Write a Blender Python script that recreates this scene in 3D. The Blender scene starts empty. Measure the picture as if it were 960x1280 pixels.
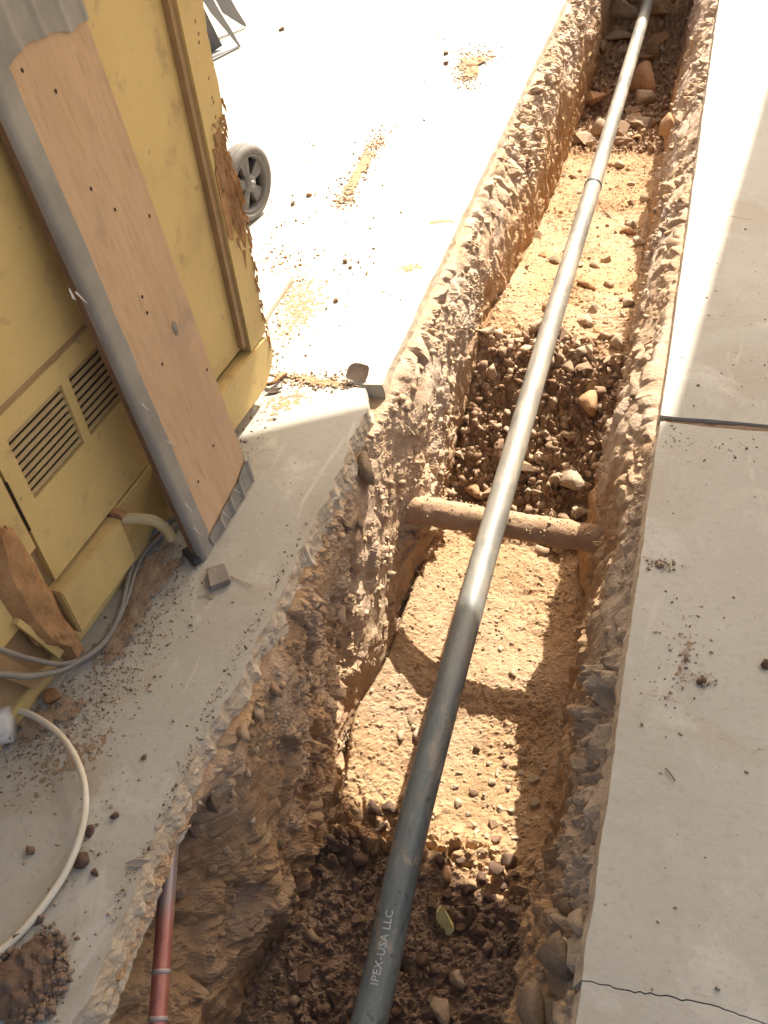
import bpy, bmesh, math, random
import numpy as np
from mathutils import Vector, Matrix
from mathutils.bvhtree import BVHTree
random.seed(7); rng = np.random.default_rng(7)
S = bpy.context.scene; C = S.collection

# ------------------------------------------------------------------ camera
F, H = 1145.0, 1.55
AX = np.array([0.95526862, 0.15641346, -0.25099142])     # world axes seen from the lens (right, down, forward)
AY = np.array([0.28705333, -0.69457154, 0.65967473])
AZ = np.array([-0.07114949, -0.7022145, -0.70840141])
EYE = np.array([0, 0, H])
cd = bpy.data.cameras.new('camera'); cam = bpy.data.objects.new('camera', cd); C.objects.link(cam)
cd.sensor_fit = 'VERTICAL'; cd.sensor_height = 24; cd.lens = F / 1280 * 24
cd.clip_start = 0.02; cd.clip_end = 500
M = Matrix.Identity(4)
for i, a in enumerate((AX, AY, AZ)):
    M[i][0], M[i][1], M[i][2] = a[0], -a[1], -a[2]
M[2][3] = H
cam.matrix_world = M; S.camera = cam

# ------------------------------------------------------------------ sky, sun, exposure
SUN = np.array([0.19, 1.0, 0.98])                         # towards the sun
w = bpy.data.worlds.new('World'); S.world = w; w.use_nodes = True
nt = w.node_tree; bg = nt.nodes['Background']
sky = nt.nodes.new('ShaderNodeTexSky'); sky.sky_type = 'NISHITA'; sky.sun_disc = False
sky.sun_elevation = math.atan2(SUN[2], math.hypot(SUN[0], SUN[1])); sky.sun_rotation = math.atan2(SUN[0], SUN[1])
nt.links.new(sky.outputs[0], bg.inputs[0]); bg.inputs[1].default_value = 0.09
sky.dust_density = 8.0; sky.ozone_density = 0.2; sky.air_density = 0.9
sl = bpy.data.lights.new('sun', 'SUN'); sl.energy = 3.4; sl.angle = math.radians(0.45); sl.color = (1, .95, .86)
so = bpy.data.objects.new('sun', sl); C.objects.link(so)
so.rotation_euler = Vector(SUN).to_track_quat('Z', 'Y').to_euler()
S.view_settings.view_transform = 'Standard'; S.view_settings.look = 'None'
S.view_settings.exposure = 1.98; S.view_settings.gamma = 1

# ------------------------------------------------------------------ numpy noise
def _h(ix, iy, iz, k):
    h = (ix.astype(np.int64) * 374761393 + iy.astype(np.int64) * 668265263 + iz.astype(np.int64) * 2147483647 + k * 974711) & 0xffffffff
    h = ((h ^ (h >> 13)) * 1274126177) & 0xffffffff
    h = ((h ^ (h >> 15)) * 2246822519) & 0xffffffff
    return ((h ^ (h >> 16)) & 0xffffff) / float(0xffffff)
def vnoise(p, k=0):
    i = np.floor(p).astype(np.int64); f = p - i; u = f * f * (3 - 2 * f); r = 0
    for dx in (0, 1):
        for dy in (0, 1):
            for dz in (0, 1):
                wt = (u[:, 0] if dx else 1 - u[:, 0]) * (u[:, 1] if dy else 1 - u[:, 1]) * (u[:, 2] if dz else 1 - u[:, 2])
                r = r + wt * _h(i[:, 0] + dx, i[:, 1] + dy, i[:, 2] + dz, k)
    return r * 2 - 1
def fbm(p, o=3, k=0):
    r = 0; a = 1.0; t = 0
    for q in range(o):
        r = r + a * vnoise(p * 2.03 ** q + q * 17.3, k + q); t += a; a *= .52
    return r / t
def facet(p, k=0):
    """broken lumps: every cell is a tilted plane of its own, with crevices between cells"""
    i = np.floor(p).astype(np.int64); n = len(p); best = np.full(n, 9.0); sec = np.full(n, 9.0); ht = np.zeros(n); idv = np.zeros(n)
    for dx in (-1, 0, 1):
        for dy in (-1, 0, 1):
            for dz in (-1, 0, 1):
                a, b, c = i[:, 0] + dx, i[:, 1] + dy, i[:, 2] + dz
                ox, oy, oz = a + _h(a, b, c, k) - p[:, 0], b + _h(a, b, c, k + 1) - p[:, 1], c + _h(a, b, c, k + 2) - p[:, 2]
                d = ox ** 2 + oy ** 2 + oz ** 2; m = d < best
                sec = np.where(m, best, np.minimum(sec, d)); best = np.where(m, d, best)
                q = _h(a, b, c, k + 3); idv = np.where(m, q, idv)
                ht = np.where(m, q * .8 + ox * (_h(a, b, c, k + 4) - .5) * 1.7 + oy * (_h(a, b, c, k + 5) - .5) * 1.7 + oz * (_h(a, b, c, k + 6) - .5) * 1.7, ht)
    e = np.clip((np.sqrt(sec) - np.sqrt(best)) * 4.5, 0, 1)
    return ht * e - .35 + .15 * e, idv, e
def warp(p, s, a, k):
    return p + a * np.stack([fbm(p * s, 2, k), fbm(p * s + 31.7, 2, k + 2), fbm(p * s + 77.1, 2, k + 4)], 1)
def worley(p, k=0):
    i = np.floor(p).astype(np.int64); best = np.full(len(p), 9.0); sec = np.full(len(p), 9.0); idv = np.zeros(len(p))
    for dx in (-1, 0, 1):
        for dy in (-1, 0, 1):
            for dz in (-1, 0, 1):
                a, b, c = i[:, 0] + dx, i[:, 1] + dy, i[:, 2] + dz
                d = (a + _h(a, b, c, k) - p[:, 0]) ** 2 + (b + _h(a, b, c, k + 1) - p[:, 1]) ** 2 + (c + _h(a, b, c, k + 2) - p[:, 2]) ** 2
                m = d < best; sec = np.where(m, best, np.minimum(sec, d)); best = np.where(m, d, best)
                idv = np.where(m, _h(a, b, c, k + 3), idv)
    return np.sqrt(best), np.sqrt(sec), idv
def sstep(a, b, x):
    t = np.clip((x - a) / (b - a), 0, 1); return t * t * (3 - 2 * t)
def n1(x, k=0):
    x = np.asarray(x, float); return vnoise(np.stack([x, np.full_like(x, .37), np.full_like(x, .71)], 1), k)

# ------------------------------------------------------------------ pixels of the photograph to points on real surfaces
def ray(x, y):
    r = np.array([x - 480, y - 640, F]); return np.array([r @ AX, r @ AY, r @ AZ])
def at(x, y, z=0.0):
    r = ray(x, y); return EYE + r * ((z - H) / r[2])

# ------------------------------------------------------------------ materials
def mat(name, col, rough=.8, spec=.3, var=None, scale=8., bump=0., bscale=60., metal=0., detail=6., extra=None):
    """col base; var second colour mixed by noise; extra(nt, colour_socket) -> colour_socket"""
    m = bpy.data.materials.new(name); m.use_nodes = True; t = m.node_tree; N = t.nodes; L = t.links
    b = N['Principled BSDF']; b.inputs['Roughness'].default_value = rough; b.inputs['Metallic'].default_value = metal
    b.inputs['Specular IOR Level'].default_value = spec
    tc = N.new('ShaderNodeTexCoord')
    rgb = N.new('ShaderNodeRGB'); rgb.outputs[0].default_value = (*col, 1); c = rgb.outputs[0]
    if var:
        no = N.new('ShaderNodeTexNoise'); no.inputs['Scale'].default_value = scale; no.inputs['Detail'].default_value = detail
        no.inputs['Roughness'].default_value = .65
        L.new(tc.outputs['Object'], no.inputs['Vector'])
        rp = N.new('ShaderNodeValToRGB'); rp.color_ramp.elements[0].position = .36; rp.color_ramp.elements[1].position = .66
        rp.color_ramp.elements[0].color = (*col, 1); rp.color_ramp.elements[1].color = (*var, 1)
        L.new(no.outputs[0], rp.inputs[0]); c = rp.outputs[0]
    if extra: c = extra(t, tc, c, b)
    L.new(c, b.inputs['Base Color'])
    if bump:
        n2 = N.new('ShaderNodeTexNoise'); n2.inputs['Scale'].default_value = bscale; n2.inputs['Detail'].default_value = 8
        n2.inputs['Roughness'].default_value = .7
        L.new(tc.outputs['Object'], n2.inputs['Vector'])
        bp = N.new('ShaderNodeBump'); bp.inputs['Strength'].default_value = bump; bp.inputs['Distance'].default_value = .01
        L.new(n2.outputs[0], bp.inputs['Height']); L.new(bp.outputs[0], b.inputs['Normal'])
    return m
def mixer(t, fac, a, b, mode='MIX'):
    mx = t.nodes.new('ShaderNodeMix'); mx.data_type = 'RGBA'; mx.blend_type = mode
    for s, v in ((mx.inputs[0], fac), (mx.inputs[6], a), (mx.inputs[7], b)):
        if isinstance(v, (int, float)): s.default_value = v
        elif isinstance(v, tuple): s.default_value = (*v, 1)
        else: t.links.new(v, s)
    return mx.outputs[2]
def noise(t, tc, scale, lo, hi, detail=5, vec=None, dist=0.):
    n = t.nodes.new('ShaderNodeTexNoise'); n.inputs['Scale'].default_value = scale; n.inputs['Detail'].default_value = detail
    n.inputs['Roughness'].default_value = .62; n.inputs['Distortion'].default_value = dist
    if vec:
        mp = t.nodes.new('ShaderNodeMapping'); mp.inputs['Scale'].default_value = vec
        t.links.new(tc.outputs['Object'], mp.inputs[0]); t.links.new(mp.outputs[0], n.inputs['Vector'])
    else: t.links.new(tc.outputs['Object'], n.inputs['Vector'])
    r = t.nodes.new('ShaderNodeMapRange'); r.inputs[1].default_value = lo; r.inputs[2].default_value = hi
    t.links.new(n.outputs[0], r.inputs[0]); return r.outputs[0]
def attr(t, name):
    a = t.nodes.new('ShaderNodeAttribute'); a.attribute_name = name; return a.outputs['Fac']

def soil_extra(t, tc, c, b):
    c = mixer(t, noise(t, tc, 5, .4, .62), (.43, .275, .145), (.345, .205, .105))            # red-tan subsoil
    c = mixer(t, noise(t, tc, 38, .45, .7), c, (.43, .27, .14))
    pale = mixer(t, noise(t, tc, 14, .38, .6), (.52, .405, .30), (.40, .285, .19))
    c = mixer(t, attr(t, 'pale'), c, pale)
    c = mixer(t, attr(t, 'grey'), c, (.38, .31, .235))
    tn = attr(t, 'tone')
    c = mixer(t, tn, c, mixer(t, .5, c, (.50, .38, .25)))
    wet = mixer(t, noise(t, tc, 22, .4, .62), (.19, .125, .085), (.28, .19, .13))
    c = mixer(t, attr(t, 'wet'), c, wet)
    c = mixer(t, attr(t, 'rub'), c, mixer(t, noise(t, tc, 26, .42, .6), (.27, .165, .095), (.43, .30, .185)))
    return c
M_SOIL = mat('soil', (.3, .18, .1), .95, .12, bump=.8, bscale=130, extra=soil_extra)
def stone_extra(t, tc, c, b):
    oi = t.nodes.new('ShaderNodeObjectInfo'); rp = t.nodes.new('ShaderNodeValToRGB')
    e = rp.color_ramp.elements; e[0].color = (.26, .165, .10, 1); e[1].color = (.47, .37, .26, 1)
    x = e.new(.45); x.color = (.36, .245, .155, 1)
    t.links.new(oi.outputs['Random'], rp.inputs[0])
    return mixer(t, noise(t, tc, 9, .42, .66), rp.outputs[0], (.31, .19, .105))
M_STONE = mat('dusty_stone', (.3, .2, .1), .9, .2, bump=.5, bscale=25, extra=stone_extra)
M_PALE = mat('pale_stone', (.47, .375, .26), .9, .2, var=(.37, .265, .165), scale=6, bump=.5, bscale=20)
M_GREYST = mat('grey_stone', (.36, .25, .15), .9, .15, var=(.27, .19, .125), scale=3, bump=1.0, bscale=7)
M_ORANGE = mat('orange_clay', (.40, .215, .105), .95, .15, var=(.46, .29, .16), scale=7, bump=.5, bscale=18)
M_DARKCLOD = mat('dark_wet_clod', (.10, .062, .042), .9, .2, var=(.18, .11, .072), scale=7, bump=.6, bscale=20)
M_YELLOW = mat('yellow_lump', (.88, .80, .38), .8, .3, var=(.66, .56, .20), scale=3, bump=.5, bscale=22)

def conc_extra(t, tc, c, b):
    c = mixer(t, noise(t, tc, 1.1, .36, .66), (.315, .292, .236), (.370, .345, .283))
    c = mixer(t, noise(t, tc, 2.7, .50, .78, 10, None, .8), c, (.29, .232, .16))               # trodden earth stain
    c = mixer(t, noise(t, tc, 5.5, .54, .72, 9, None, .5), c, (.43, .40, .335))               # worn pale patches
    c = mixer(t, noise(t, tc, 60, .54, .76, 8), c, (.30, .255, .205))
    c = mixer(t, noise(t, tc, 12, .60, .70, 10, (1, .22, 1), 1.6), c, (.41, .38, .315))        # scuffs
    c = mixer(t, noise(t, tc, 26, .66, .72, 10, (.35, 1, 1), 1.2), c, (.27, .21, .155))       # dark scuffs
    v = t.nodes.new('ShaderNodeTexVoronoi'); v.inputs['Scale'].default_value = 30; t.links.new(tc.outputs['Object'], v.inputs['Vector'])
    r = t.nodes.new('ShaderNodeMapRange'); r.inputs[1].default_value = .10; r.inputs[2].default_value = .05; t.links.new(v.outputs['Distance'], r.inputs[0])
    q = t.nodes.new('ShaderNodeMath'); q.operation = 'MULTIPLY'; t.links.new(r.outputs[0], q.inputs[0]); t.links.new(noise(t, tc, 2.3, .48, .58), q.inputs[1])
    return mixer(t, q.outputs[0], c, (.20, .145, .10))
M_CONC = mat('concrete', (.4, .38, .33), .82, .3, bump=.16, bscale=75, extra=conc_extra)
M_CBREAK = mat('broken_concrete', (.56, .465, .34), .95, .15, var=(.43, .325, .21), scale=28, bump=.7, bscale=120)
M_DIRT = mat('dirt', (.30, .21, .135), .95, .1, var=(.22, .145, .09), scale=40, bump=.8, bscale=160)
M_ODIRT = mat('orange_dirt', (.40, .25, .13), .95, .1, var=(.32, .18, .09), scale=30, bump=.8, bscale=160)
def film(nm, a, b_):
    m = mat(nm, a, .95, .1, var=b_, scale=36, bump=.7, bscale=150); t = m.node_tree; N = t.nodes
    tc = N.new('ShaderNodeTexCoord'); n_ = noise(t, tc, 70, .30, .70, 9); e = attr(t, 'edge')
    c = N.new('ShaderNodeMath'); c.operation = 'GREATER_THAN'; t.links.new(e, c.inputs[0]); t.links.new(n_, c.inputs[1])
    mx = N.new('ShaderNodeMixShader'); tr = N.new('ShaderNodeBsdfTransparent'); out = N['Material Output']; b = N['Principled BSDF']
    t.links.new(c.outputs[0], mx.inputs[0]); t.links.new(tr.outputs[0], mx.inputs[1]); t.links.new(b.outputs[0], mx.inputs[2]); t.links.new(mx.outputs[0], out.inputs[0])
    return m
F_DIRT = film('dirt_dust', (.33, .24, .155), (.25, .17, .11)); F_ODIRT = film('orange_dust', (.42, .28, .16), (.33, .20, .11)); F_DARK = film('dark_dust', (.13, .085, .058), (.19, .125, .085))
M_CLOD = mat('clod', (.25, .165, .10), .95, .1, var=(.16, .11, .08), scale=9, bump=.5, bscale=30)
M_GROUND = mat('earth', (.36, .29, .21), .95, .1, var=(.28, .22, .15), scale=.8)
def ywood_extra(t, tc, c, b):
    c = mixer(t, noise(t, tc, 2.2, .38, .66), (.58, .415, .16), (.51, .36, .135))
    c = mixer(t, noise(t, tc, 4, .50, .80, 8), c, (.40, .275, .115))
    c = mixer(t, noise(t, tc, 16, .58, .74, 9), c, (.38, .265, .115))          # grubby smears
    c = mixer(t, noise(t, tc, 30, .64, .76, 8), c, (.25, .15, .08))
    return c
M_YWOOD = mat('yellow_painted_wood', (.5, .3, .1), .6, .35, bump=.12, bscale=40, extra=ywood_extra)
M_YEDGE = mat('yellow_worn_shaded_edge', (.37, .235, .115), .7, .25, var=(.28, .175, .09), scale=12, bump=.2, bscale=60)
M_VENTIN = mat('vent_inside_shade', (.10, .072, .042), .9, .1)  # shade of the vent openings put into a dark backing colour
M_SLAT = mat('vent_slat', (.40, .285, .13), .6, .3, var=(.34, .24, .115), scale=20)
M_BWOOD = mat('bare_wood', (.40, .225, .10), .85, .2, var=(.19, .09, .04), scale=17, bump=.6, bscale=60)
M_SPLINT = mat('splintered_wood', (.60, .38, .19), .9, .2, var=(.40, .21, .09), scale=25, bump=.5, bscale=60)
def plank_extra(t, tc, c, b):
    c = mixer(t, noise(t, tc, 2.5, .35, .68, 6, (3, 3, .8), .5), (.49, .325, .19), (.42, .275, .16))
    c = mixer(t, noise(t, tc, 9, .48, .72, 9, (9, 9, .7), .6), c, (.40, .255, .13))
    c = mixer(t, noise(t, tc, 30, .56, .72, 9, (3, 3, .25)), c, (.34, .22, .12))
    c = mixer(t, noise(t, tc, 5, .60, .78, 6), c, (.31, .22, .155))
    return c
M_PLANK = mat('tan_board', (.4, .22, .11), .75, .25, bump=.1, bscale=50, extra=plank_extra)
M_PSIDE = mat('board_edge', (.20, .115, .065), .9, .1, var=(.14, .08, .05), scale=15, bump=.4, bscale=50)
M_TAPE = mat('duct_tape', (.27, .245, .20), .5, .35, var=(.19, .17, .14), scale=7, bump=.15, bscale=30)
M_HOLE = mat('nail_hole', (.05, .03, .02), .9, .1)
M_SPOUT = mat('cream_hose', (.46, .36, .19), .55, .4, var=(.38, .29, .15), scale=10)
M_GCABLE = mat('grey_cable', (.225, .20, .165), .6, .3, var=(.165, .145, .12), scale=9)
M_WCABLE = mat('white_cable', (.60, .54, .42), .5, .4, var=(.50, .43, .31), scale=9)
M_WPVC = mat('white_plastic', (.60, .56, .50), .5, .4, var=(.46, .42, .37), scale=18)
M_DARK = mat('dark_inside', (.06, .055, .05), .8, .2)
def pipe_extra(t, tc, c, b):
    c = mixer(t, noise(t, tc, 9, .38, .62, 6, (1, .22, 1), .4), (.070, .090, .096), (.118, .138, .138))     # dusty streaks along
    c = mixer(t, noise(t, tc, 26, .54, .66, 8, (1, .4, 1), 1.), c, (.21, .18, .14))                         # dried mud flecks
    c = mixer(t, noise(t, tc, 9, .52, .62, 10, (1, .35, 1), 1.5), c, (.18, .145, .105))
    c = mixer(t, noise(t, tc, 34, .58, .66, 10, (1, .5, 1), 2.), c, (.035, .045, .05))                         # smeared earth
    c = mixer(t, noise(t, tc, 60, .62, .72, 8, (1, .12, 1)), c, (.22, .22, .21))                            # scratches
    d = mixer(t, noise(t, tc, 14, .38, .66, 7, (1, .3, 1), .6), (.12, .105, .08), (.32, .27, .195))        # mottled dust, its paler tone painting in the sunlit stretch
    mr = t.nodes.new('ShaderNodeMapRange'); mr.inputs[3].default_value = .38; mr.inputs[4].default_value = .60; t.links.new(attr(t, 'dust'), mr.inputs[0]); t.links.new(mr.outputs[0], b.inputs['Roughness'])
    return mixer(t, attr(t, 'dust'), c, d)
M_PIPE = mat('black_plastic_pipe', (.05, .05, .05), .36, .55, bump=.08, bscale=60, extra=pipe_extra)
M_RING = mat('coupling_rubber', (.03, .03, .03), .6, .3)
M_PRINT = mat('pale_print', (.25, .27, .27), .7, .2, var=(.40, .43, .43), scale=45)
M_CLAY = mat('clay_pipe', (.42, .29, .18), .95, .1, var=(.34, .205, .12), scale=14, bump=.8, bscale=70)
def red_extra(t, tc, c, b):
    a = attr(t, 'dust'); c = mixer(t, noise(t, tc, 40, .5, .7, 6, (1, .3, 1)), (.40, .15, .10), (.28, .11, .08))
    return mixer(t, a, c, (.30, .24, .21))
M_RED = mat('red_pipe', (.44, .13, .08), .3, .5, metal=.35, extra=red_extra)
M_REDRING = mat('pipe_joint_ring', (.28, .22, .19), .4, .5)
M_TORN = mat('torn_wood', (.46, .26, .115), .9, .2, var=(.33, .17, .07), scale=22, bump=.8, bscale=70)
M_TYRE = mat('grey_tyre', (.20, .18, .155), .85, .2, var=(.15, .135, .12), scale=16, bump=.2, bscale=80)
M_RIM = mat('grey_rim', (.155, .145, .135), .6, .4, var=(.12, .11, .10), scale=12)
M_STEEL = mat('dull_steel', (.20, .19, .18), .5, .5, var=(.27, .25, .23), scale=14)
M_DARKPL = mat('dark_sheet', (.085, .08, .08), .6, .4, var=(.13, .12, .115), scale=10)
M_GSTRIP = mat('grey_sheet', (.24, .235, .225), .5, .5, var=(.19, .185, .18), scale=10)
M_SILVER = mat('crumpled_wrap', (.55, .52, .48), .35, .6, var=(.25, .23, .21), scale=30)
M_LEAF = mat('dry_leaf', (.085, .055, .032), .8, .2, var=(.05, .032, .02), scale=30)
M_GLEAF = mat('grey_leaf', (.24, .215, .18), .8, .2, var=(.17, .15, .125), scale=40)
M_TWIG = mat('straw', (.42, .32, .19), .8, .2)
M_DTWIG = mat('dark_twig', (.14, .10, .065), .85, .2)
M_ROOT = mat('root_fibre', (.40, .26, .14), .9, .1)
M_GWOOD = mat('grey_wood', (.25, .215, .175), .8, .2, var=(.19, .16, .13), scale=20, bump=.3, bscale=60)
M_WWOOD = mat('white_board', (.62, .55, .42), .7, .2, var=(.52, .43, .30), scale=10)
M_BRICKY = mat('pinkish_scrap', (.36, .16, .12), .8, .2)
M_SHADE_ROOF = mat('shade_roof_sheet', (.62, .55, .44), .6, .3)  # warm tone that bounces fill under the added roof

# ------------------------------------------------------------------ object helpers
def link(name, me, m=None, parent=None):
    o = bpy.data.objects.new(name, me); C.objects.link(o)
    if m is not None:
        for x in (m if isinstance(m, (list, tuple)) else [m]): me.materials.append(x)
    if parent: o.parent = parent
    return o
def tag(o, label=None, cat=None, group=None, kind=None):
    for k, v in (('label', label), ('category', cat), ('group', group), ('kind', kind)):
        if v: o[k] = v
    return o
def empty(name, loc, label, cat, group=None, kind=None):
    o = bpy.data.objects.new(name, None); C.objects.link(o); o.location = loc; o.empty_display_size = .05
    return tag(o, label, cat, group, kind)
def pyd(name, v, f, m=None, parent=None, smooth=False):
    me = bpy.data.meshes.new(name); me.from_pydata([tuple(map(float, q)) for q in v], [], f); me.update()
    if smooth: me.polygons.foreach_set('use_smooth', [True] * len(me.polygons))
    o = link(name, me, m, parent)
    if parent: o.matrix_parent_inverse = Matrix.Translation(-parent.location)
    return o
def fin(name, bm, m=None, parent=None, smooth=False):
    bmesh.ops.recalc_face_normals(bm, faces=bm.faces[:])
    me = bpy.data.meshes.new(name); bm.to_mesh(me); bm.free()
    if smooth: me.polygons.foreach_set('use_smooth', [True] * len(me.polygons))
    o = link(name, me, m, parent)
    if parent: o.matrix_parent_inverse = Matrix.Translation(-parent.location)
    return o
def catmull(P, n=8):
    P = [np.array(p, float) for p in P]; Q = [2 * P[0] - P[1]] + P + [2 * P[-1] - P[-2]]; R = []
    for i in range(1, len(Q) - 2):
        for t in np.linspace(0, 1, n, endpoint=False):
            a, b, c, d = Q[i - 1:i + 3]
            R.append(.5 * (2 * b + (c - a) * t + (2 * a - 5 * b + 4 * c - d) * t * t + (3 * b - a - 3 * c + d) * t ** 3))
    R.append(P[-1]); return R
def tube(P, r, seg=12, cap=True):
    P = [np.array(p, float) for p in P]; n = len(P); V = []; Fc = []
    rr = r if hasattr(r, '__len__') else [r] * n
    T = [P[min(i + 1, n - 1)] - P[max(i - 1, 0)] for i in range(n)]; T = [t / np.linalg.norm(t) for t in T]
    u = np.cross(T[0], [0, 0, 1.]);
    if np.linalg.norm(u) < 1e-3: u = np.array([1., 0, 0])
    for i in range(n):
        u = u - T[i] * (u @ T[i]); u /= np.linalg.norm(u); v = np.cross(T[i], u)
        for k in range(seg):
            a = 2 * math.pi * k / seg; V.append(P[i] + rr[i] * (math.cos(a) * u + math.sin(a) * v))
    for i in range(n - 1):
        for k in range(seg):
            Fc.append((i * seg + k, i * seg + (k + 1) % seg, (i + 1) * seg + (k + 1) % seg, (i + 1) * seg + k))
    if cap: Fc.append(tuple(range(seg))[::-1]); Fc.append(tuple((n - 1) * seg + k for k in range(seg)))
    return V, Fc
def merge(parts):
    V = []; Fc = []
    for v, f in parts:
        o = len(V); V += list(v); Fc += [tuple(i + o for i in q) for q in f]
    return V, Fc

# ------------------------------------------------------------------ the ground: slabs of the pavement
XL, XR = -0.702, 0.051
JY, JRY = 1.905, 1.925                                                    # joints across the left and the right pavement
def slab(name, edge, rest, thick, rough, parent, rows=7, seed=0):
    """edge: dense points (x, y) along the trench, rest: the other outline points; the trench face is broken by rough"""
    n = len(edge); out = list(edge) + list(rest)
    V = [(x, y, 0.) for x, y in out]; Fc = [tuple(range(len(out)))]
    sgn = 1 if edge[0][0] < -.3 else -1
    prev = list(range(n)); E = np.array(edge); tp = 0.
    for r in range(1, rows + 1):
        t = (r / rows) ** 1.35; z = -thick * t
        p = np.stack([E[:, 0] * 0 + r * .31 + seed, E[:, 1] * 1.0, np.full(n, z * 1.)], 1)
        wob = .45 + .55 * np.clip(.5 + .9 * n1(E[:, 1] * 2.3, 61), 0, 1)
        d = wob * rough * (.9 * (fbm(p * np.array([1, 28, 40]), 3, 11) + .35) + .5 * fbm(p * np.array([1, 90, 90]), 2, 31)) * min(1, t * 2.2) + rough * .5 * t
        jit = n1(E[:, 1] * 60 + r * 5.3, 71)
        d = np.maximum(d, (dp if r > 1 else np.zeros(n)) - (.004 if r > 3 else -.0004)); d = np.minimum(d, (dp if r > 1 else 0) + .55 * thick * (t - tp)) ; dp = d; tp = t
        cur = []
        for k in range(n):
            cur.append(len(V)); V.append((E[k, 0] + sgn * d[k], E[k, 1], z + (rough * .3 * jit[k] if 1 < r < rows else 0)))
        for k in range(n - 1): Fc.append((prev[k], cur[k], cur[k + 1], prev[k + 1]))
        prev = cur
    m0 = len(V); m = len(rest)
    for x, y in rest: V.append((x, y, -thick))
    loop_t = [n - 1] + [n + i for i in range(m)] + [0]; loop_b = [prev[-1]] + [m0 + i for i in range(m)] + [prev[0]]
    for i in range(len(loop_t) - 1): Fc.append((loop_t[i], loop_b[i], loop_b[i + 1], loop_t[i + 1]))
    o = pyd(name, V, Fc, [M_CONC, M_CBREAK], parent)
    mi = np.zeros(len(Fc), int); mi[1:1 + rows * (n - 1)] = 1; o.data.polygons.foreach_set('material_index', mi)
    o.data.update(); return o
pv = empty('pavement', (0, 0, 0), 'pale concrete pavement slabs on both sides of the open trench', None, None, 'structure')
ys = np.arange(-2.5, JY - .006, .009)
chip = .010 * fbm(np.stack([ys * 7, ys * 0, ys * 0], 1), 3, 3) + .007 * fbm(np.stack([ys * 40, ys * 0, ys * 0], 1), 2, 5) - .05 * np.clip(n1(ys * 5, 8) - .30, 0, 1) - .025 * np.clip(n1(ys * 13, 18) - .35, 0, 1)
corner = -.035 * sstep(1.80, 1.90, ys) * (ys > 1.8)
eL = [(XL + c + d, y) for y, c, d in zip(ys, chip, corner)]
jx = np.arange(XL - .075, -4.0, -.03); jn = sstep(0, .12, XL - .06 - jx) * .012 * n1(jx * 9, 2) + .022 * n1(jx * 2.2, 4)
restL = [(x, JY - .006 + q) for x, q in zip(jx, jn)] + [(-9, JY), (-9, -2.5)]
slab('concrete_slab', eL, restL, .088, .020, pv, 9, 1)
ys2 = np.arange(JY + .012, 8.8, .02); ch2 = .004 * fbm(np.stack([ys2 * 9, ys2 * 0, ys2 * 0], 1), 2, 3)
eL2 = [(XL + .004 + c, y) for y, c in zip(ys2, ch2)]
restL2 = [(-9, 8.8), (-9, JY + .01)] + [(x, JY + .006 + q) for x, q in zip(jx[::-1], jn[::-1])]
slab('concrete_slab', eL2, restL2, .045, .008, pv, 3, 2)
ckx = np.array([XR, .10, .16, .215, .26, .30, .345, .40, .47, .55, .7, 1.0, 7.0])
cky = np.array([at(735, 1228)[1], *[at(x, y)[1] for x, y in ((770, 1236), (800, 1239), (840, 1244), (862, 1252), (885, 1258), (908, 1268), (935, 1262), (960, 1268))], .40, .42, .40, .40])
xs = np.concatenate([np.arange(XR, 1.0, .004), [7.0]]); cy = np.interp(xs, ckx, cky) + np.where(xs < 2, .004 * n1(xs * 45, 3) + .0025 * n1(xs * 130, 5), 0)
yr = np.arange(cy[0] + .003, JRY - .012, .012)
eR = [(XR + .003 * n1([y * 14], 4)[0] + .002 * n1([y * 50], 5)[0], y) for y in yr]
slab('concrete_slab', eR[::-1], [(x, y + .0012 + .0008 * math.sin(x * 9)) for x, y in zip(xs, cy)][:-1] + [(7, cy[-1]), (7, JRY + .05)] + [(x, JRY + .05 * (x - XR) - .013 + .006 * q) for x, q in zip(xs[::-1][1:], n1(xs[::-1][1:] * 12, 7))],
     .05, .012, pv, 5, 3)
yr = np.arange(-2.5, cy[0] - .002, .012)
eR = [(XR + .003 * n1([y * 14], 4)[0] + .002 * n1([y * 50], 5)[0], y) for y in yr]
slab('concrete_slab', eR, [(x, y - .0004) for x, y in zip(xs, cy)][:-1] + [(7, cy[-1]), (7, -2.5)], .05, .012, pv, 5, 4)
yr = np.arange(JRY + .014, 8.8, .02)
eR = [(XR + .002 * n1([y * 9], 4)[0], y) for y in yr]
slab('concrete_slab', eR, [(7, 8.8), (7, JRY + .08)] + [(x, JRY + .05 * (x - XR) + .013 + .005 * q) for x, q in zip(xs[::-1][1:], n1(xs[::-1][1:] * 11, 9))], .04, .008, pv, 4, 5)
# earth in the joints and round the slabs, out to the horizon
GZ = -.062
V = [(-90, -60, GZ), (90, -60, GZ), (90, 160, GZ), (-90, 160, GZ), (-.80, -2.4, GZ), (.16, -2.4, GZ), (.16, 8.6, GZ), (-.80, 8.6, GZ)]
g = pyd('ground', V, [(0, 1, 5, 4), (1, 2, 6, 5), (2, 3, 7, 6), (3, 0, 4, 7)], M_GROUND); tag(g, 'bare pale earth stretching beyond the paved area', None, None, 'structure')
V = []; Fc = []
def strip(pts, wd, z, lump, k):
    b = len(V)
    for i, (x, y) in enumerate(pts):
        for j, o in enumerate((-wd, -wd * .4, wd * .4, wd)):
            V.append((x, y + o, z + lump * (n1([x * 40 + j * 7], k)[0]) * (1 if 0 < j < 3 else 0) - (.012 if j in (0, 3) else 0)))
    for i in range(len(pts) - 1):
        for j in range(3): q = b + i * 4 + j; Fc.append((q, q + 1, q + 5, q + 4))
xx = np.arange(XR + .006, 3, .012); strip([(x, JRY + .05 * (x - XR)) for x in xx], .024, -.008, .006, 2)
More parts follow.
